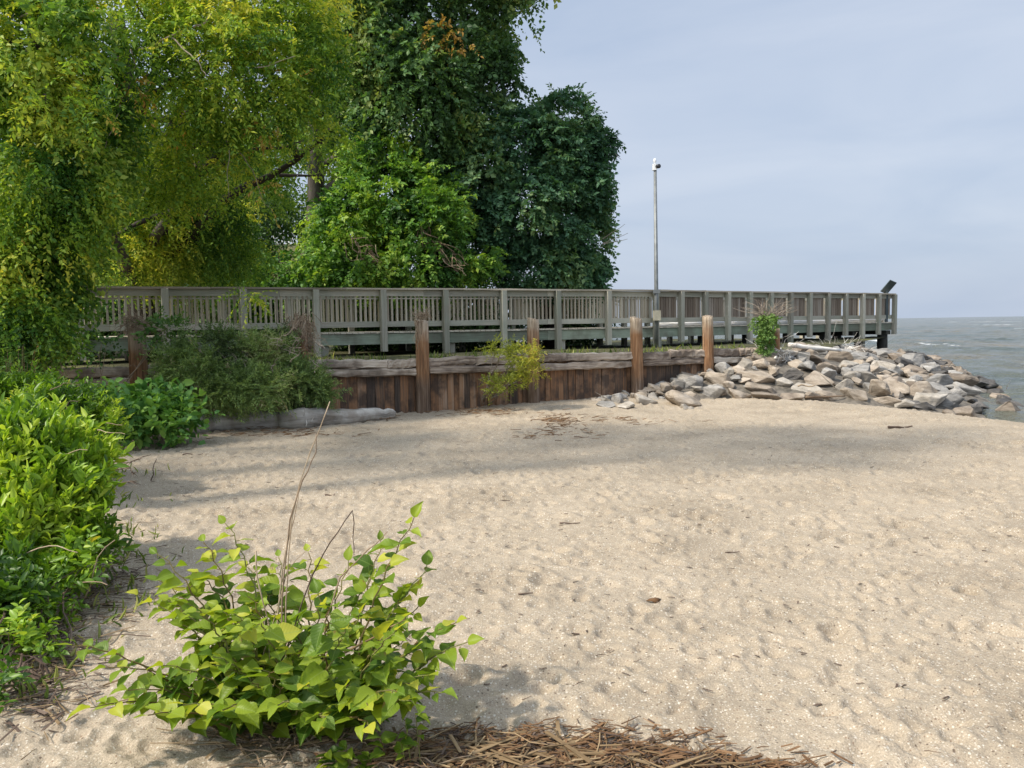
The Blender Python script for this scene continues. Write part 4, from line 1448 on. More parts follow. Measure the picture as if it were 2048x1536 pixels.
# yellow-green feathery tree overhanging the walk
ta_base = Vector((at(283, 560, 20.6).x, 20.6, .9))
ta = T('locust_tree', ta_base, 'feathery yellow-green tree with drooping sunlit sprays overhanging the left part of the boardwalk')
ab = [blob_px(560, 50, 15.5, 110, 75), blob_px(420, 130, 14.8, 170, 110), blob_px(625, 120, 15.5, 55, 50), blob_px(648, 275, 16.2, 34, 40), blob_px(570, 170, 15.2, 85, 60),
      blob_px(300, 50, 14.5, 190, 90), blob_px(60, 60, 12.6, 130, 90), blob_px(90, 190, 12.2, 110, 60), blob_px(405, 320, 15.6, 95, 85), blob_px(430, 455, 20.8, 85, 72), blob_px(310, 430, 19.4, 100, 95), blob_px(270, 500, 19.0, 60, 50),
      blob_px(420, 520, 21.0, 100, 34), blob_px(545, 330, 20.5, 50, 30), blob_px(498, 590, 17.0, 8, 22), blob_px(590, 240, 16.0, 45, 30), blob_px(470, 215, 15.4, 80, 55), blob_px(200, 190, 13.6, 90, 80), blob_px(500, -90, 15.5, 210, 110), blob_px(200, -120, 15, 230, 130), blob_px(300, 330, 15.4, 70, 70)]
crown('crown', ta, M['lf_bright'], ab, 11500, k=15, slen=.50, leaf=(.088, .038), droop=.35, gap=.43, gapf=1.5, seed=31, lump=.38, shell=(.35, 1.0), spread=1.0, tonebias=.06)
mb = MB()
limbs(mb, ta_base, (ta_base.x + .4, 19.0, 8.5), .42, [b[:3] for b in ab[:10]], 5)
mb.build('trunk', M['bark'], ta, True)
for (pts, r) in (([(262, 100, 14.0), (300, 95, 13.8), (350, 68, 13.6), (358, 52, 13.6)], .020), ([(345, 76, 13.6), (375, 105, 13.5), (398, 125, 13.5), (412, 150, 13.5)], .014),
                 ([(262, 100, 14), (272, 130, 13.9), (258, 170, 13.8)], .012), ([(388, 55, 13.8), (410, 45, 13.8), (424, 26, 13.8)], .020), ([(0, 160, 12.8), (40, 185, 12.7), (60, 235, 12.6), (30, 285, 12.6), (0, 288, 12.6)], .014),
                 ([(500, 140, 14.4), (545, 128, 14.4), (590, 112, 14.5)], .013), ([(40, 35, 13), (90, 18, 13), (110, 0, 13)], .018), ([(240, 210, 13.3), (225, 260, 13.2), (190, 325, 13.2)], .009),
                 ([(458, 300, 14.6), (455, 360, 14.6), (458, 395, 14.6)], .007), ([(480, 305, 14.8), (505, 340, 14.8), (525, 400, 14.8), (538, 415, 14.8)], .008), ([(165, 290, 12.8), (158, 350, 12.8)], .008)):
    P3 = [at(a, b, d) for (a, b, d) in pts]
    fine = []
    for q in range(len(P3) - 1):
        fine += wobble(P3[q], P3[q + 1], 4, .04, 0, q)[:-1]
    fine.append(P3[-1])
    mb = MB()
    mb.tube(fine, taper(r, r * .45, len(fine) - 1), 6)
    mb.build('bare_branch', M['pale_bark'], ta, True)
crown('lower_crown', ta, M['lf_vine'], [blob_px(300, 470, 19.4, 110, 70), blob_px(420, 470, 20.0, 100, 60), blob_px(250, 530, 19.2, 60, 26), blob_px(360, 535, 19.8, 90, 22), blob_px(470, 530, 20.6, 60, 24), blob_px(390, 400, 19.6, 110, 60), blob_px(500, 400, 20.2, 60, 50), blob_px(270, 380, 19.2, 90, 70), blob_px(470, 310, 19.4, 90, 60), blob_px(560, 280, 19.6, 60, 40)], 5200, k=14, slen=.5, leaf=(.085, .036), droop=.45, gap=.40, gapf=1.3, seed=34, lump=.45, shell=(.3, 1.0), tonebias=.02)
# few orange dying tufts
ob = [blob_px(515, 175, 15, 22, 14), blob_px(530, 265, 15, 22, 26), blob_px(530, 375, 15, 18, 12), blob_px(450, 392, 15, 16, 6), blob_px(270, 175, 13.4, 22, 18), blob_px(180, 345, 13.2, 12, 16), blob_px(540, 410, 15, 12, 8)]
crown('orange_leaves', ta, M['lf_orange'], ob, 44, k=9, slen=.22, leaf=(.075, .032), droop=.6, gap=0, seed=33)

# tall dark tree with the visible trunk
bb = Vector((at(606, 560, 25).x, 25.0, .9))
tb = T('tall_tree', bb, 'tall dark-green tree with a thick bare dark trunk and vine-hung crown')
bbl = [blob_px(760, 60, 24.5, 130, 100), blob_px(895, 60, 25, 110, 110), blob_px(975, 30, 25.5, 75, 70), blob_px(820, 185, 24, 120, 95), blob_px(960, 160, 25, 62, 42), blob_px(725, 190, 24.5, 62, 85),
       blob_px(870, 270, 24.5, 90, 70), blob_px(780, 285, 24, 55, 60), blob_px(690, 60, 25, 80, 80), blob_px(1005, 172, 25.2, 30, 20), blob_px(995, 75, 25.2, 30, 40), blob_px(1025, 20, 25.2, 30, 30), blob_px(985, 120, 24.8, 30, 30), blob_px(640, 200, 26, 50, 60), blob_px(850, -110, 25, 240, 110), blob_px(1000, -60, 25, 80, 60)]
crown('crown', tb, M['lf_dark'], bbl, 11000, k=12, slen=.55, leaf=(.145, .092), droop=.38, gap=.41, gapf=.9, seed=41, lump=.42, tonebias=.02, clumpf=1.1)
mb = MB()
limbs(mb, bb, at(640, -60, 24.5), .29, [b[:3] for b in bbl[:9]] + [at(545, 265, 24)], 6, .2)
mb.tube(wobble(at(618, 560, 24.8), at(622, 330, 24.8), 10, .12, 0, 9), taper(.07, .05, 10), 6, .1)
mb.build('trunk', M['bark'], tb, True)
crown('orange_leaves', tb, M['lf_orange'], [blob_px(890, 72, 23.2, 42, 14), blob_px(918, 90, 23.2, 30, 12)], 34, k=8, slen=.34, leaf=(.12, .06), droop=.4, gap=0, seed=43)

# slim second trunk behind
b2 = Vector((at(690, 560, 28).x, 28.0, .9))
t2 = T('slim_tree', b2, 'slim pale-trunked tree standing behind the thick dark trunk')
mb = MB()
limbs(mb, b2, at(684, 60, 28), .14, [at(700, 180, 28), at(650, 120, 28)], 8)
mb.build('trunk', M['bark'], t2, True)
crown('crown', t2, M['lf_vine'], [blob_px(690, 215, 28, 55, 60), blob_px(640, 110, 28, 60, 70), blob_px(610, 190, 28, 40, 40), blob_px(545, 300, 28, 60, 60), blob_px(500, 400, 28.5, 70, 50), blob_px(640, 330, 28.5, 40, 60), blob_px(590, 430, 28.5, 70, 25)], 3000, k=11, slen=.6, leaf=(.13, .07), droop=.5, gap=.44, gapf=1.4, seed=44)

# vine-covered column at the right end of the wood
bd_ = Vector((at(1100, 560, 26).x, 26.0, .85))
td = T('vine_column_tree', bd_, 'dark blue-green vine-covered tree with a sheer right side at the seaward end of the wood')
dbl = [blob_px(960, 255, 25, 70, 60), blob_px(1128, 255, 25.5, 66, 64), blob_px(1050, 300, 25, 110, 70), blob_px(1140, 350, 25.5, 68, 95), blob_px(1148, 455, 25.5, 58, 100), blob_px(1050, 420, 25, 105, 110),
       blob_px(960, 370, 24.6, 70, 100), blob_px(1155, 540, 25.5, 48, 40), blob_px(1085, 535, 25, 100, 45), blob_px(980, 480, 24.8, 80, 80), blob_px(1180, 300, 25.5, 26, 50), blob_px(1212, 285, 25.5, 16, 14), blob_px(1188, 470, 25.5, 24, 70), blob_px(1180, 545, 25.5, 30, 40), blob_px(1185, 390, 25.5, 26, 60)]
crown('crown', td, M['lf_blue'], dbl, 11500, k=12, slen=.36, leaf=(.125, .080), droop=.28, gap=.36, gapf=1.3, seed=51, lump=.20, tonebias=.0, outward=1.2, clumpf=1.6)
mb = MB()
limbs(mb, bd_, at(1110, 230, 26), .24, [b[:3] for b in dbl[:6]], 7)
mb.build('trunk', M['bark'], td, True)
for (a, c) in (((1205, 478), (1250, 448)), ((1205, 487), (1256, 466)), ((1205, 488), (1255, 478)), ((1225, 300), (1243, 320))):
    mb = MB()
    mb.tube(wobble(at(*a, 25.2), at(*c, 25.2), 5, .05, 0, a[0]), taper(.012, .005, 5), 4)
    mb.build('bare_twig', M['pale_bark'], td)

# mid-green mounded bush behind the walk
bc = Vector((at(800, 560, 24).x, 24.0, .9))
tcb = T('mounded_bush', bc, 'large mid-green mounded bush with bare curling vines, behind the middle of the railing', 'bush')
cbl = [blob_px(760, 335, 23.4, 65, 55), blob_px(795, 400, 23.2, 95, 80), blob_px(850, 460, 22.9, 95, 75), blob_px(720, 455, 23.2, 85, 75), blob_px(930, 515, 22.9, 62, 46), blob_px(690, 530, 23.2, 75, 45), blob_px(810, 535, 22.8, 125, 45), blob_px(890, 400, 23.6, 35, 45)]
crown('crown', tcb, M['lf_mid'], cbl, 6500, k=12, slen=.42, leaf=(.120, .072), droop=.32, gap=.40, gapf=1.4, seed=61, lump=.40, tonebias=.03, clumpf=1.7)
mb = MB()
limbs(mb, bc, at(790, 370, 24), .12, [b[:3] for b in cbl[:6]], 9)
mb.build('stem', M['bark'], tcb, True)
mb = MB()
rg = random.Random(4)
for (x0, y0, x1, y1, n) in ((850, 450, 860, 495, 8), (875, 490, 925, 540, 16), (740, 500, 770, 540, 10), (700, 480, 745, 520, 8)):
    for q in range(n):
        a = at(rg.uniform(x0 - 12, x0 + 12), rg.uniform(y0 - 12, y0 + 8), 21.9)
        c = at(rg.uniform(x1 - 15, x1 + 15), rg.uniform(y1 - 12, y1 + 12), 21.9)
        mb.tube(wobble(a, c, 7, .28, .1, rg.randint(0, 9999)), taper(.011, .006, 7), 4)
mb.build('bare_vine', M['stalk'], tcb)

# dark understory behind the left half of the railing
for (nm, lab, bl, mt, sd_, n) in (
        ('understory_bush', 'dark low bush behind the leftmost railing spans', [blob_px(60, 540, 24, 140, 60), blob_px(200, 590, 24, 90, 60), blob_px(0, 440, 25, 160, 80)], 'lf_shade', 71, 2000),
        ('understory_bush', 'dark bush behind the railing under the yellow-green tree', [blob_px(400, 560, 25, 110, 50), blob_px(480, 520, 26, 60, 40), blob_px(400, 470, 28, 60, 60), blob_px(500, 440, 26.5, 50, 50), blob_px(555, 390, 27, 26, 40), blob_px(550, 515, 26, 30, 16)], 'lf_shade', 72, 2500),
        ('understory_bush', 'dark scrub behind the railing below the mounded bush', [blob_px(700, 640, 24.5, 80, 50), blob_px(820, 640, 24.5, 80, 50), blob_px(920, 630, 25, 60, 55)], 'lf_shade', 74, 1900),
        ('understory_bush', 'dark scrub behind the railing below the vine-covered tree', [blob_px(1010, 625, 26.5, 60, 60), blob_px(1100, 620, 27, 60, 60), blob_px(1170, 615, 27.5, 40, 60)], 'lf_blue', 75, 2100),
        ('understory_bush', 'dark scrub low behind the leftmost railing spans, under the leaning trunk', [blob_px(150, 640, 22.5, 70, 40), blob_px(260, 625, 23, 60, 45), blob_px(380, 625, 23.5, 70, 45), blob_px(490, 625, 24, 60, 45), blob_px(580, 630, 24.4, 40, 40)], 'lf_shade', 77, 2600),
        ('understory_bush', 'tall dark scrub on the rise behind the yellow-green tree', [blob_px(150, 470, 30, 160, 110), blob_px(350, 480, 31, 110, 90), blob_px(250, 380, 32, 120, 90)], 'lf_shade', 76, 3000),
        ('understory_bush', 'low green bush at the foot of the thick dark trunk', [blob_px(560, 550, 24.2, 45, 35), blob_px(640, 575, 24, 60, 30), blob_px(560, 620, 24.2, 60, 40), blob_px(650, 470, 24.5, 24, 50)], 'lf_mid', 73, 1400)):
    b0 = bl[0]
    tu = T(nm, (b0[0], b0[1], .9), lab, 'bush', 'bushes behind the railing')
    crown('foliage', tu, M[mt], bl, n, k=11, slen=.5, leaf=(.12, .065), droop=.4, gap=.34, seed=sd_)
    mb = MB()
    for q in range(4):
        mb.tube(wobble((b0[0] + random.uniform(-.3, .3), b0[1], .8), Vector(b0[:3]) + Vector((random.uniform(-1, 1), 0, random.uniform(0, .8))), 5, .2, 0, q), taper(.05, .015, 5), 5)
    mb.build('stem', M['bark'], tu)

# far background trees on the bank, seen through gaps
for (px, py, Y, rx, ry, lab, sd_) in ((330, 300, 44, 170, 130, 'distant tree on the grassy bank behind the yellow-green tree', 81), (120, 250, 46, 200, 160, 'distant tree on the grassy bank at far left', 82)):
    b0 = blob_px(px, py, Y, rx, ry)
    gz = float(land_z(b0[0], b0[1]))
    tu = T('background_tree', (b0[0], b0[1], gz), lab, 'tree', 'trees on the grassy bank')
    crown('crown', tu, M['lf_dark'], [b0, (b0[0] + 1.5, b0[1], b0[2] - 2, b0[3] * .8, b0[4] * .8, b0[5] * .8)], 1500, k=10, slen=1.0, leaf=(.26, .14), droop=.4, gap=.36, seed=sd_)
    mb = MB()
    mb.tube(wobble((b0[0], b0[1], gz - .3), b0[:3], 8, .3, 0, sd_), taper(.35, .15, 8), 8)
    mb.build('trunk', M['bark'], tu, True)

# white picket fence on the bank
fa, fb = at(505, 474, 41), at(590, 470, 41)
fz = float(land_z(fa.x, fa.y))
fence = thing('picket_fence', (fa.x, fa.y, fz), 'small white picket fence on the sunlit bank, left of the thick dark trunk', 'fence')
mb = MB()
nP = 15
zb = fz + 0.02
for k in range(nP):
    p = fa.lerp(fb, k / (nP - 1))
    mb.beam(Z(p, zb), Z(p, zb + .75), .07, .025, up=(0, 1, 0))
mb.build('pickets', M['whitepaint'], fence)
mb = MB()
for h in (.20, .58):
    mb.beam(Z(fa + Vector((0, .035, 0)), zb + h), Z(fb + Vector((0, .035, 0)), zb + h), .04, .08)
mb.build('rail', M['whitepaint'], fence)

# ================================================================== SHRUBS ON THE BEACH
def shrub(name, base, label, blobs, m, n, cat='shrub', group=None, stems=7, stem_m='bark', stem_r=.018, **kw):
    s = thing(name, base, label, cat, group)
    o, (P, D, sl) = crown('foliage', s, M[m], blobs, n, **kw)
    mb = MB()
    rg = random.Random(kw.get('seed', 1))
    for k in range(stems):
        b_ = blobs[k % len(blobs)]
        tip = Vector(b_[:3]) + Vector((rg.uniform(-.6, .6) * b_[3], rg.uniform(-.6, .6) * b_[4], rg.uniform(-.1, .8) * b_[5]))
        st = Vector(base) + Vector((rg.uniform(-.15, .15), rg.uniform(-.1, .1), -.05))
        pts = wobble(st, tip, 8, .12, 0, rg.randint(0, 9999))
        mb.tube(pts, taper(stem_r, stem_r * .3, 8), 5)
        for e in range(3):
            q = pts[3 + e]
            mb.tube(wobble(q, q + Vector((rg.uniform(-1, 1) * b_[3], rg.uniform(-1, 1) * b_[4], rg.uniform(0, 1) * b_[5])) * .7, 5, .06, 0, rg.randint(0, 9999)), taper(stem_r * .45, stem_r * .12, 5), 4)
    mb.build('stem', M[stem_m], s)
    return s


jb = on_z(480, 832, 0)
JUN = shrub('juniper', (jb.x, jb.y, 0), 'sprawling dark grey-green juniper in front of the left part of the bulkhead',
      [blob_px(400, 735, 13.3, 75, 50), blob_px(500, 720, 13.9, 80, 42), blob_px(490, 778, 13.2, 75, 36), blob_px(585, 765, 13.9, 58, 38), blob_px(635, 785, 14.0, 26, 18), blob_px(385, 785, 13.0, 50, 30), blob_px(555, 700, 14.3, 38, 22), blob_px(352, 715, 13.3, 16, 20), blob_px(440, 690, 13.6, 60, 18)],
      'lf_juniper', 5600, k=26, slen=.27, leaf=(.055, .011), droop=.10, gap=.445, gapf=1.9, seed=101, lump=.55, zmin=.18, up=.15, outward=.8, spread=.75, clumpf=1.8, shell=(.4, 1.0), stems=22, stem_m='pale_bark', odd=.025)

rg = random.Random(66)
for q in range(34):
    a = at(rg.uniform(320, 650), rg.uniform(650, 800), rg.uniform(13.0, 13.9))
    th = rg.uniform(-1.2, 1.2)
    L = rg.uniform(.15, .5)
    c = a + Vector((math.sin(th) * L, rg.uniform(-.15, .05), math.cos(th) * L * .5))
    mb = MB()
    pts = wobble(a, c, 6, .09, 0, q)
    mb.tube(pts, taper(rg.uniform(.005, .010), .002, 6), 4)
    for e in (2, 3, 4, 5):
        mb.tube(wobble(pts[e], pts[e] + Vector((rg.uniform(-.2, .2), rg.uniform(-.1, .05), rg.uniform(-.05, .18))), 4, .04, 0, q + e), taper(.004, .0015, 4), 4)
    mb.build('bare_twig', M['pale_bark'], JUN)

sbp = on_z(955, 812, 0.0)
shrub('olive_shrub', (sbp.x, sbp.y, sand_z(sbp.x, sbp.y)), 'small yellow-green shrub with bare pale branches leaning in front of the bulkhead',
      [blob_px(1045, 712, 15.4, 38, 20), blob_px(1058, 742, 15.4, 36, 17), blob_px(1012, 768, 15.4, 30, 15), blob_px(1000, 695, 15.4, 26, 12), blob_px(985, 770, 15.4, 18, 14)],
      'lf_olive', 430, k=16, slen=.16, leaf=(.055, .012), droop=.05, gap=.30, gapf=2.4, seed=111, up=.25, lump=.4, stems=14, stem_m='pale_bark', stem_r=.014, shell=(.3, 1.0))

ls = on_z(60, 1200, 0.0)
GL = 'shrubs on the left edge of the beach'
BAY = shrub('bayberry_shrub', (ls.x, ls.y, sand_z(ls.x, ls.y)), 'bright glossy yellow-green shrub with upright leaf rosettes, largest on the left edge of the sand',
      [blob_px(50, 960, 5.3, 100, 100), blob_px(115, 1020, 5.2, 75, 80), blob_px(30, 1080, 5.0, 90, 85), blob_px(150, 940, 5.6, 58, 58), blob_px(165, 1090, 5.1, 42, 55), blob_px(50, 1170, 4.7, 80, 55), blob_px(80, 890, 5.8, 85, 50), blob_px(-100, 1000, 5.2, 120, 130)],
      'lf_bay', 2500, k=11, slen=.14, leaf=(.074, .027), droop=-.05, gap=.30, gapf=2.6, seed=121, tpl=T_OV, up=.55, lump=.35, outward=.6, spread=.8, flat=.9, zmin=.05, stems=18, group=GL, tonebias=.08, clumpf=2.6, shell=(.45, 1.0))
l2 = on_z(110, 900, 0.1)
shrub('bayberry_shrub', (l2.x, l2.y, sand_z(l2.x, l2.y)), 'sunlit small-leaved green shrub behind the glossy one, in front of the bulkhead',
      [blob_px(120, 830, 8.2, 85, 50), blob_px(60, 800, 8.6, 60, 48), blob_px(190, 860, 8.0, 42, 38), blob_px(20, 870, 7.8, 70, 50), blob_px(150, 880, 7.6, 60, 35), blob_px(-60, 830, 8.4, 80, 80)],
      'lf_bay', 3000, k=12, slen=.15, leaf=(.056, .021), droop=0, gap=.32, gapf=2.0, seed=122, up=.4, lump=.35, outward=.7, zmin=.1, stems=16, group=GL, clumpf=2.2, shell=(.45, 1.0))
l3 = on_z(40, 1380, 0.0)
shrub('low_shrub', (l3.x, l3.y, sand_z(l3.x, l3.y)), 'low loose green shrub at the bottom left corner, with dark stems over dead leaves',
      [blob_px(10, 1220, 4.2, 66, 66), blob_px(30, 1310, 3.9, 46, 50), blob_px(90, 1175, 4.5, 48, 36), blob_px(150, 1130, 4.8, 36, 28), blob_px(0, 1370, 3.6, 40, 40), blob_px(-130, 1250, 4.1, 120, 150)],
      'lf_bay', 1250, k=9, slen=.13, leaf=(.050, .023), droop=.1, gap=.43, gapf=3.0, tonebias=-.2, seed=123, tpl=T_OV, up=.25, zmin=.03, stems=20, stem_m='twig', stem_r=.008, group=GL, clumpf=3.0, shell=(.3, 1.0))
l4 = on_z(310, 878, 0.0)
shrub('broadleaf_vine', (l4.x, l4.y, sand_z(l4.x, l4.y)), 'low broad-leaved green vine creeping over the sand between the juniper and the left shrubs',
      [blob_px(320, 815, 11.8, 50, 22), blob_px(250, 812, 11.9, 45, 26), blob_px(365, 832, 11.8, 30, 12), blob_px(300, 850, 11.4, 55, 14), blob_px(220, 840, 11.0, 30, 26), blob_px(300, 785, 12.3, 24, 18)],
      'lf_broad', 420, k=7, slen=.28, leaf=(.12, .075), droop=.15, gap=.30, gapf=1.8, seed=124, tpl=T_OV, up=.3, zmin=.04, stems=12, stem_m='stalk', stem_r=.01, group=GL, flat=.5, cat='vine')
l5 = at(170, 760, 12.6)
shrub('broadleaf_vine', (l5.x, l5.y, sand_z(l5.x, l5.y)), 'dark creeping growth beneath the wale at far left, under the vine-smothered tree',
      [blob_px(80, 680, 12.3, 90, 24), blob_px(30, 740, 12.0, 60, 40), blob_px(205, 690, 12.9, 18, 12), blob_px(330, 660, 13.6, 40, 14)],
      'lf_shade', 560, k=10, slen=.3, leaf=(.075, .04), droop=.2, gap=.40, gapf=1.8, seed=125, stems=12, stem_m='stalk', stem_r=.01, group=GL, cat='vine')
# grass and weeds fringing the left shrubs
rg = np.random.default_rng(78)
PB = []
for (px, py, n_, sp) in ((230, 905, 60, .25), (215, 960, 70, .22), (220, 1010, 70, .2), (225, 1070, 80, .18), (235, 1120, 70, .16), (215, 1170, 90, .18), (170, 1230, 80, .16), (120, 1290, 70, .15), (130, 1350, 50, .12), (245, 890, 50, .3), (60, 1400, 60, .12)):
    g = on_z(px, py, 0)
    for q in range(n_ // 2):
        x, y = g.x + rg.normal() * sp, g.y + rg.normal() * sp
        PB.append((x, y, sand_z(x, y) - .01))
PB = np.array(PB)
n = len(PB)
Vg, Fg, tg, _ = leaves_geo(T_OV, PB, np.stack([rg.normal(size=n) * .5 + .15, rg.normal(size=n) * .5, np.abs(rg.normal(size=n)) * .6 + .5], -1), rg.normal(size=(n, 3)), rg.uniform(.04, .13, n), rg.uniform(.006, .020, n), rg.random(n))
tag(np_mesh('weeds', Vg, Fg, M['lf_grass'], None, {'tone': tg}), kind='stuff')
# vine on the short end pile
p6 = Vector((PX[6][0], PX[6][1], 0))
s6 = thing('pile_vine', (p6.x, p6.y, .5), 'bright green vine with a plume of bare twigs smothering the short end pile', 'vine')
crown('foliage', s6, M['lf_shade'], [blob_px(1537, 640, 18.5, 15, 8), blob_px(1530, 664, 18.5, 7, 14), blob_px(1530, 692, 18.5, 6, 10), blob_px(1518, 645, 18.5, 8, 6)], 270, k=9, slen=.15, leaf=(.065, .038), droop=.5, gap=.36, gapf=3.0, seed=131, tonebias=-.12, lump=.5)
mb = MB()
rg = random.Random(8)
for q in range(46):
    a = at(1535 + rg.uniform(-14, 14), 636 + rg.uniform(-6, 6), 18.5)
    th = rg.uniform(-1.35, 1.35)
    L = rg.uniform(.45, .85)
    c = a + Vector((math.sin(th) * L, rg.uniform(-.2, .2), math.cos(th) * L * .62))
    mb.tube(wobble(a, c, 6, .09, -.05, q), taper(.007, .002, 6), 4)
mb.build('bare_twig', M['pale_bark'], s6)
# weeds on the bank behind the wale
rg = np.random.default_rng(77)
n = 2600
wx = rg.uniform(-9, 6.2, n)
wo = rg.random(n) ** 1.5 * 3.2
O = np.stack([wx - wl.y * wo * 0.9, 16.56 + .42 * wx + .2 + wo * .92, np.zeros(n)], -1)
keep = fbm(np.stack([O[:, 0], O[:, 1], O[:, 0] * 0], -1) * 1.3, 3) > .56
O = O[keep]
O[:, 2] = land_z(O[:, 0], O[:, 1]) - .02
n = len(O)
A_ = np.stack([rg.normal(size=n) * .4, rg.normal(size=n) * .4, np.ones(n)], -1)
Vg, Fg, tg, _ = leaves_geo(T_RH, O, A_, rg.normal(size=(n, 3)), rg.uniform(.08, .26, n), .016, rg.random(n))
tag(np_mesh('grass', Vg, Fg, M['lf_grass'], None, {'tone': tg}), kind='stuff')
# dry reeds at the far left
rp = at(18, 760, 10.5)
rd = thing('dry_reeds', (rp.x, rp.y, .1), 'clump of dry tan reed stems standing behind the left shrubs at the frame edge', 'reeds')
mb = MB()
for q in range(40):
    a = Vector((rp.x + random.gauss(0, .12), rp.y + random.gauss(0, .15), .1))
    mb.tube(wobble(a, a + Vector((random.gauss(0, .14), random.gauss(0, .1), random.uniform(.7, 1.35))), 6, .04, 0, q), taper(.006, .002, 6), 4)
mb.build('stem', M['straw'], rd)
# loose dry stems sticking out of the left shrubs
mb = MB()
rg = random.Random(12)
for (x0, y0, x1, y1, d) in ((90, 925, 175, 900, 5.2), (100, 870, 135, 845, 6.5), (75, 875, 200, 915, 6.0), (45, 1110, 155, 1105, 4.6), (120, 1190, 215, 1170, 4.6), (135, 1240, 230, 1080, 4.7), (100, 780, 145, 768, 7.6), (140, 905, 235, 910, 6.3),
                            (190, 950, 260, 925, 6.2), (170, 870, 245, 850, 7.4), (195, 860, 250, 868, 7.3), (180, 1010, 205, 980, 5.4), (130, 845, 160, 800, 7.5)):
    a, c = at(x0, y0, d), at(x1, y1, d - .05)
    mb.tube(wobble(a, c, 7, .05, -.03, rg.randint(0, 999)), taper(.0045, .0025, 7), 4)
mb.build('dry_stem', M['stalk'], BAY)
# small dark sprigs bending out over the sand
for (pts, d) in (([(190, 960), (250, 928), (287, 913)], 6.6), ([(195, 945), (260, 935), (268, 950)], 6.6), ([(190, 972), (245, 965), (273, 962)], 6.4)):
    P3 = [at(a, b, d) for a, b in pts]
    mb = MB()
    mb.tube(P3, taper(.006, .002, 2), 4)
    for k in range(14):
        t = random.random()
        p = P3[0].lerp(P3[1], t) if random.random() < .5 else P3[1].lerp(P3[2], t)
        q = p + Vector((random.uniform(-.03, .07), random.uniform(-.04, .04), random.uniform(-.06, .03)))
        mb.tube([p, q], [.004, .001], 4)
    mb.build('dead_sprig', M['twig'], BAY)

# ================================================================== DRIFTWOOD LOG
lp = [(380, 862), (430, 855), (500, 851), (560, 847), (600, 848), (640, 842), (700, 836), (750, 830), (785, 827)]
rad = [.15, .165, .175, .15, .19, .16, .13, .12, .085]
P3, R3 = [], []
for (q, r) in zip(lp, rad):
    g = on_z(q[0], q[1] + 8, 0.0)
    P3.append(Vector((g.x, g.y, sand_z(g.x, g.y) + r * .72)))
fine, fr = [], []
for q in range(len(P3) - 1):
    for e in range(4):
        t = e / 4
        fine.append(P3[q].lerp(P3[q + 1], t) + Vector((0, 0, random.uniform(-.01, .01))))
        fr.append((rad[q] * (1 - t) + rad[q + 1] * t) * random.uniform(.88, 1.08))
fine.append(P3[-1]); fr.append(rad[-1])
fine[0:0] = [fine[0] + Vector((-.04, 0, 0))]; fr[0:0] = [.10]
fine.append(fine[-1] + Vector((.05, .01, -.01))); fr.append(.05)
log = thing('driftwood_log', P3[4], 'long bleached grey driftwood log lying on the sand in front of the juniper', 'log')
mb = MB()
mb.tube(fine, fr, 16, .07)
mb.build('trunk', M['log'], log, True)
mb = MB()
for (px, py, ln, dx) in ((605, 835, .17, .05), (588, 838, .10, -.03), (622, 845, .09, .06), (612, 852, .12, .03)):
    g = at(px, py, P3[4].y - .1)
    mb.tube(wobble(g, g + Vector((dx, -.06, ln)), 4, .03, 0, px), taper(.012, .004, 4), 5)
mb.build('branch_stub', M['drift'], log)

# driftwood and brush on the rock bank
def drift(px0, py0, px1, py1, r, lab, m='drift', lift=.12):
    a, c = hit_ground(px0, py0), hit_ground(px1, py1)
    if a is None or c is None: return
    a, c = a + Vector((0, 0, lift)), c + Vector((0, 0, lift))
    mb = MB()
    mb.tube(wobble(a, c, 8, .06, 0, px0), taper(r, r * .6, 8), 8, .06)
    tag(mb.build('driftwood_branch', M[m], None, True, a), lab, 'driftwood', 'driftwood on the rock bank')


drift(1578, 716, 1680, 726, .06, 'long pale driftwood pole lying across the boulders near the crest', lift=.30)
drift(1550, 735, 1562, 708, .03, 'forked bleached stick standing by the vine-grown pile', lift=.2)
drift(1610, 800, 1690, 797, .022, 'thin tan stick on the sand edge below the boulders', 'stalk', lift=.05)
drift(1596, 792, 1630, 790, .018, 'short straw-coloured stick across the pale boulders', 'stalk', lift=.2)
c = hit_ground(1690, 712)
tangle('brush_pile', c + Vector((0, .3, .14)), (.55, .14), 260, M['drift'], 'grey-brown pile of tangled brush on the crest under the boardwalk', 'brush', .25, None, .009, 21)
c = hit_ground(1545, 722)
tangle('brush_tangle', c + Vector((0, 0, .15)), (.38, .14), 120, M['drift'], 'bleached tangle of twigs at the foot of the vine-grown pile', 'brush', .05, None, .010, 22)

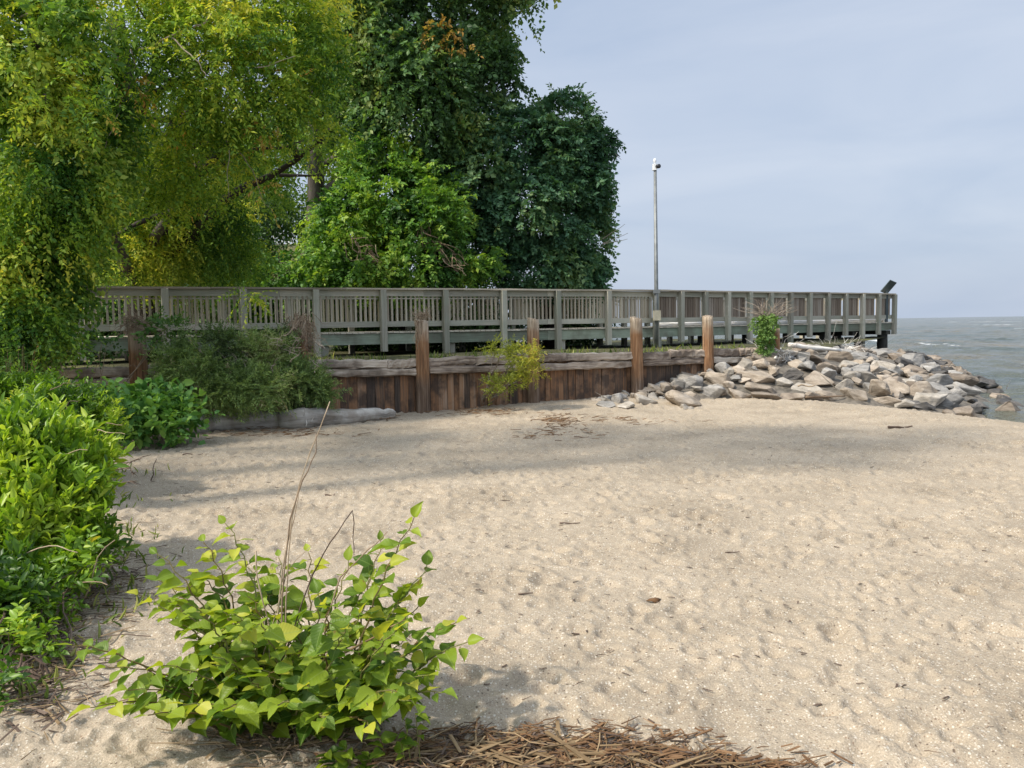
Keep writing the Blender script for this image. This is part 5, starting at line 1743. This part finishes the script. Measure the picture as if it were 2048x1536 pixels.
# ================================================================== FOREGROUND KNOTWEED
kb = on_z(590, 1478, 0.0)
KZ = sand_z(kb.x, kb.y)
kn = thing('knotweed', (kb.x, kb.y, KZ), 'large bright green plant with big ovate leaves and bare dry stalks in foreground sand', 'plant')
rg = random.Random(17)
tips = [(318, 1108, 3.5), (455, 1048, 3.55), (410, 1085, 3.6), (830, 1038, 3.5), (858, 1135, 3.45), (915, 1245, 3.25), (935, 1285, 3.2), (885, 1385, 3.0), (150, 1290, 3.15), (215, 1335, 3.1), (185, 1415, 2.95), (282, 1190, 3.4), (320, 1160, 3.5),
        (620, 1105, 3.7), (700, 1125, 3.6), (560, 1115, 3.75), (500, 1135, 3.7), (765, 1085, 3.6), (640, 1190, 3.5), (560, 1240, 3.3), (440, 1215, 3.4), (370, 1250, 3.3), (720, 1230, 3.4), (800, 1200, 3.4), (830, 1300, 3.2),
        (260, 1380, 3.0), (330, 1330, 3.1), (430, 1330, 3.05), (530, 1340, 3.0), (620, 1370, 2.95), (700, 1370, 2.95), (770, 1390, 2.95), (580, 1300, 3.15), (480, 1270, 3.2), (660, 1290, 3.2), (370, 1410, 2.9), (450, 1420, 2.85), (560, 1410, 2.82), (650, 1440, 2.82), (740, 1450, 2.85), (300, 1430, 2.9), (860, 1350, 3.05), (530, 1180, 3.6), (400, 1150, 3.55), (740, 1160, 3.55)]
tips += [(rg.uniform(300, 840), rg.uniform(1180, 1430), rg.uniform(2.85, 3.55)) for _ in range(42)]
O, A_, Nn, Ls, Ws, tn, cu = [], [], [], [], [], [], []
smb = MB()
for i, (px, py, d) in enumerate(tips):
    tip = at(px, py, d)
    bx0 = 600 + (px - 560) * .32 + rg.uniform(-25, 25)
    b0 = on_z(bx0, 1470 - (d - 2.9) * 45 + rg.uniform(-12, 12), 0)
    b0.z = sand_z(b0.x, b0.y) - .02
    ctrl = b0.lerp(tip, .45) + Vector((0, 0, .26 * (tip - b0).length))
    pts = []
    n = 12
    for k in range(n + 1):
        t = k / n
        p = b0 * (1 - t) ** 2 + ctrl * 2 * t * (1 - t) + tip * t * t
        zig = (1 if k % 2 else -1) * .006
        pts.append(p + Vector((zig, zig * .6, 0)))
    smb.tube(pts, taper(.0055, .0018, n), 5)
    nl = max(6, int((tip - b0).length / .043))
    sgn = 1
    for k in range(nl):
        t = .22 + .78 * (k + .6) / nl
        f = t * n
        q = min(int(f), n - 1)
        p = pts[q].lerp(pts[q + 1], f - q)
        tg = (pts[q + 1] - pts[q]).normalized()
        side = tg.cross(Vector((0, 0, 1)))
        if side.length < .1: side = Vector((1, 0, 0))
        side.normalize()
        sgn = -sgn
        ax = tg * rg.uniform(.15, .7) + side * sgn * rg.uniform(.55, 1.1) + Vector((rg.gauss(0, .25), rg.gauss(0, .25) - .12, rg.uniform(-.45, .18)))
        if k == nl - 1: ax = tg + Vector((rg.gauss(0, .2), rg.gauss(0, .2), .1))
        pet = p + ax.normalized() * .018
        smb.tube([p, pet], [.0022, .0016], 4)
        size = rg.uniform(.062, .120) * (1.0 if t < .85 else .72) * (1 - .25 * max(0, t - .7))
        O.append(pet); A_.append(ax)
        Nn.append(Vector((rg.gauss(-.25, .35), rg.gauss(-.30, .35), 1)))
        Ls.append(size); Ws.append(size * rg.uniform(.62, .82))
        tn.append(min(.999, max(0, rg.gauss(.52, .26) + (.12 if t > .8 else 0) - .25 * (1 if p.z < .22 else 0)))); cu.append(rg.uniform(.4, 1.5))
arr = lambda L: np.array([tuple(v) for v in L], float)
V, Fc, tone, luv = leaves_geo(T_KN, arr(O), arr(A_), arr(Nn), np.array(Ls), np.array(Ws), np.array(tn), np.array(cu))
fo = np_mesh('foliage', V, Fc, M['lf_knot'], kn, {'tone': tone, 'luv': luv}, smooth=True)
smb.build('stem', M['green_stem'], kn)
for pts, r, m in (([(548, 1400), (556, 1230), (574, 1090), (592, 1000), (622, 900), (660, 803)], .0062, 'stalk'), ([(560, 1410), (564, 1200), (580, 1040), (605, 960), (632, 905), (632, 868)], .0055, 'stalk'),
                  ([(575, 1400), (572, 1200), (582, 1060), (598, 990)], .005, 'stalk'), ([(560, 1330), (625, 1150), (660, 1085), (705, 1021), (707, 1060), (708, 1110)], .0042, 'twig'),
                  ([(620, 1330), (680, 1155), (735, 1100), (775, 1063)], .0045, 'stalk'), ([(634, 1360), (660, 1325), (705, 1297), (770, 1262), (812, 1237)], .0085, 'straw'),
                  ([(512, 1102), (520, 1180), (538, 1250), (545, 1420)], .0048, 'stalk'), ([(440, 1440), (455, 1380), (472, 1318), (492, 1362)], .007, 'straw'), ([(615, 1480), (614, 1400)], .008, 'straw'),
                  ([(520, 1330), (575, 1140), (640, 1075)], .003, 'stalk')):
    mb = MB()
    P3 = [at(a, b, 3.28 + .03 * (1 if r > .006 else -1)) for a, b in pts]
    if pts[0][1] > 1390 and pts[0][1] < 1475:
        g = on_z(pts[0][0] + 5, 1462, 0)
        P3 = [Vector((g.x, g.y, sand_z(g.x, g.y) - .02))] + P3
    fine = []
    for q in range(len(P3) - 1):
        fine += wobble(P3[q], P3[q + 1], 3, .006, 0, q + pts[0][0])[:-1]
    fine.append(P3[-1])
    nn_ = len(fine) - 1
    r = r * .72
    mb.tube(fine, [taper(r, r * .45, nn_)[k] * (1.25 if k % 3 == 0 else 1) for k in range(nn_ + 1)], 6)
    mb.build('dry_stalk', M[m], kn, True)
# exposed roots at its foot
mb = MB()
rg = random.Random(31)
for q in range(60):
    g = on_z(rg.uniform(480, 860), rg.uniform(1478, 1545), 0)
    a = Vector((g.x, g.y, sand_z(g.x, g.y) + .012))
    c = a + Vector((rg.uniform(-.22, .25), rg.uniform(-.1, .06), 0))
    c.z = sand_z(c.x, c.y) + .008
    mb.tube(wobble(a, c, 6, .035, -.012, q), taper(rg.uniform(.002, .0055), .0015, 6), 5)
mb.build('root', M['stalk'], kn)
# low sprouts at its right foot
s2 = on_z(700, 1525, 0)
sp_ = thing('sprout', (s2.x, s2.y, sand_z(s2.x, s2.y)), 'low leafy sprout on the sand at the right foot of the big-leaved plant', 'plant', 'sprouts around the big-leaved plant')
O, A_, Nn, Ls = [], [], [], []
mb = MB()
for (px, py) in ((655, 1500), (690, 1490), (735, 1510), (760, 1470), (800, 1480), (650, 1530), (690, 1520), (720, 1530), (810, 1440), (830, 1420)):
    tip = at(px, py, 2.95)
    b0 = on_z(px + 12, 1535, 0)
    b0 = Vector((b0.x, max(b0.y, 2.9), sand_z(b0.x, b0.y) - .01))
    if tip.z < b0.z + .03: tip.z = b0.z + .05
    mb.tube([b0, b0.lerp(tip, .5) + Vector((0, 0, .01)), tip], [.003, .002, .001], 4)
    for k in range(5):
        O.append(b0.lerp(tip, .45 + .12 * k)); A_.append((random.uniform(-1, 1), random.uniform(-1, .6), random.uniform(-.1, .4))); Nn.append((random.gauss(0, .4), random.gauss(-.2, .4), 1)); Ls.append(random.uniform(.035, .07))
V, Fc, tone, luv = leaves_geo(T_KN, arr(O), arr(A_), arr(Nn), np.array(Ls), np.array(Ls) * .7, np.clip(np.random.default_rng(2).normal(.35, .2, len(O)), 0, .99))
np_mesh('foliage', V, Fc, M['lf_knot'], sp_, {'tone': tone, 'luv': luv}, smooth=True)
mb.build('stem', M['green_stem'], sp_)

# ================================================================== LITTER
def litter(name, polys, n, m, seed, lmin, lmax, r, flat=True, lift=.01, dens=None):
    """straws, twigs and leaf scraps strewn over the sand"""
    rg = random.Random(seed)
    mb = MB()
    k = 0
    tries = 0
    while k < n and tries < n * 20:
        tries += 1
        (px, py, sx, sy, wgt) = rg.choices(polys, [p[4] for p in polys])[0]
        g = on_z(rg.gauss(px, sx), rg.gauss(py, sy), 0)
        if g.y < 1 or g.y > wall_y(g.x) - .15: continue
        a = rg.gauss(0.1, .5) if rg.random() < .6 else rg.uniform(0, 3.14)
        L = rg.uniform(lmin, lmax) ** 1
        d = Vector((math.cos(a), math.sin(a), 0))
        z = sand_z(g.x, g.y) + lift * rg.random() * 2
        p0 = Vector((g.x, g.y, z)) - d * L / 2
        p1 = Vector((g.x, g.y, z)) + d * L / 2
        p0.z = max(p0.z, sand_z(p0.x, p0.y)) + rg.random() * lift
        p1.z = max(p1.z, sand_z(p1.x, p1.y)) + rg.random() * lift * 1.5
        rr = r * rg.uniform(.5, 1.4)
        if rg.random() < .55:
            mb.beam(p0, p1, rr * 3.0, rr * .8, seg=2, jit=rr * .5)
        else:
            mb.tube(wobble(p0, p1, 3, L * .08, 0, rg.randint(0, 9999)), [rr, rr * .9, rr * .8, rr * .5], 4)
        k += 1
    return tag(mb.build(name, m), kind='stuff')


litter('dry_reed_litter', [(1130, 1530, 110, 16, 3), (1000, 1522, 70, 18, 2), (1270, 1540, 90, 8, 1.5), (1120, 1500, 90, 12, .8), (920, 1520, 50, 18, .8), (1380, 1548, 80, 5, .5)], 170, M['straw'], 51, .06, .30, .0034, lift=.012)
litter('dry_reed_litter', [(1130, 1525, 130, 20, 3), (980, 1515, 80, 20, 2), (1300, 1540, 100, 8, 1)], 700, M['straw'], 57, .015, .07, .0022, lift=.004)
litter('dark_weed_litter', [(1120, 1522, 130, 20, 3), (960, 1515, 80, 22, 2), (1300, 1540, 110, 8, 1)], 1500, M['twig'], 58, .02, .12, .0022, lift=.006)
litter('brown_leaf_litter', [(1130, 1522, 150, 22, 3), (1350, 1538, 130, 9, 1), (960, 1512, 90, 20, 1.4), (1150, 1480, 150, 14, .35)], 1600, M['deadleaf'], 52, .02, .11, .0026, lift=.008)
litter('wrack_litter', [(1110, 846, 22, 7, 2), (960, 826, 50, 4, 2), (1130, 872, 50, 7, 1), (560, 868, 90, 5, 2), (760, 836, 30, 4, 1), (1230, 840, 70, 5, .8)], 520, M['deadleaf'], 53, .03, .20, .005, lift=.02)
litter('shrub_litter', [(120, 1290, 60, 50, 2), (60, 1390, 50, 40, 1.5), (200, 1180, 40, 40, 1.5), (260, 1130, 30, 50, .7), (300, 885, 60, 6, 1.2)], 420, M['twig'], 54, .03, .16, .0028, lift=.012)
litter('shrub_straw_litter', [(130, 1260, 70, 50, 2), (220, 1150, 50, 40, 1.5), (60, 1380, 60, 40, 1), (520, 1480, 80, 25, 1.5), (780, 1500, 60, 20, 1)], 420, M['straw'], 56, .03, .18, .0025, lift=.012)
litter('sand_specks', [(1100, 1000, 500, 120, 2), (1300, 1250, 420, 160, 2), (700, 900, 300, 50, 2), (900, 870, 350, 25, 2), (450, 960, 150, 60, 1), (1700, 900, 200, 30, 1)], 900, M['twig'], 55, .008, .05, .0022, lift=.004)

# the larger single bits on the sand
for (px, py, L, r, lab) in ((1052, 1203, .085, .006, 'short brown stick on the open sand, right of the big-leaved plant'), (1140, 1052, .16, .007, 'forked dark twig on the middle of the sand'), (660, 988, .10, .008, 'dark bark scrap on the sand behind the bare stalks'),
                            (1465, 1115, .10, .006, 'thin dark twig right of the sand middle'), (300, 966, .35, .007, 'thin upright twig stuck in the sand right of the left shrubs'), (1010, 1005, .09, .005, 'small brown stick on the sand in the middle distance'),
                            (1800, 856, .35, .02, 'flat dark driftwood scrap on the sand below the seaward boulders'), (385, 912, .25, .008, 'dark twig on the sand in front of the driftwood log')):
    g = on_z(px, py, 0)
    z = sand_z(g.x, g.y)
    a = Vector((g.x - L / 2, g.y, z + r)); c = Vector((g.x + L / 2, g.y + random.uniform(-.04, .04), z + r * 1.6))
    if px == 300: c = Vector((g.x + .08, g.y, z + .22)); a = Vector((g.x, g.y, z - .03))
    mb = MB()
    mb.tube(wobble(a, c, 5, L * .08, 0, px), taper(r, r * .5, 5), 6, .1)
    tag(mb.build('twig', M['twig'], None, False, a), lab, 'twig', 'single twigs on the sand')
g = on_z(1306, 1203, 0)
z = sand_z(g.x, g.y)
lo = np.array([(0, 0, .012), (.025, .018, .02), (.045, .01, .012), (.055, .03, .022), (.09, .008, .02), (.07, -.012, .012), (.05, -.02, .006), (.03, -.012, .014)])
o = np_mesh('fallen_leaf', np.concatenate([lo, [(.045, .0, .028)]]) + np.array([g.x - .04, g.y, z]), [(i, (i + 1) % 8, 8) for i in range(8)], M['deadleaf'], None, {'tone': np.full(9, .35)}, base=(g.x, g.y, z))
sm = o.modifiers.new('thickness', 'SOLIDIFY'); sm.thickness = .0015
tag(o, 'single curled brown leaf lying on the open sand', 'leaf')
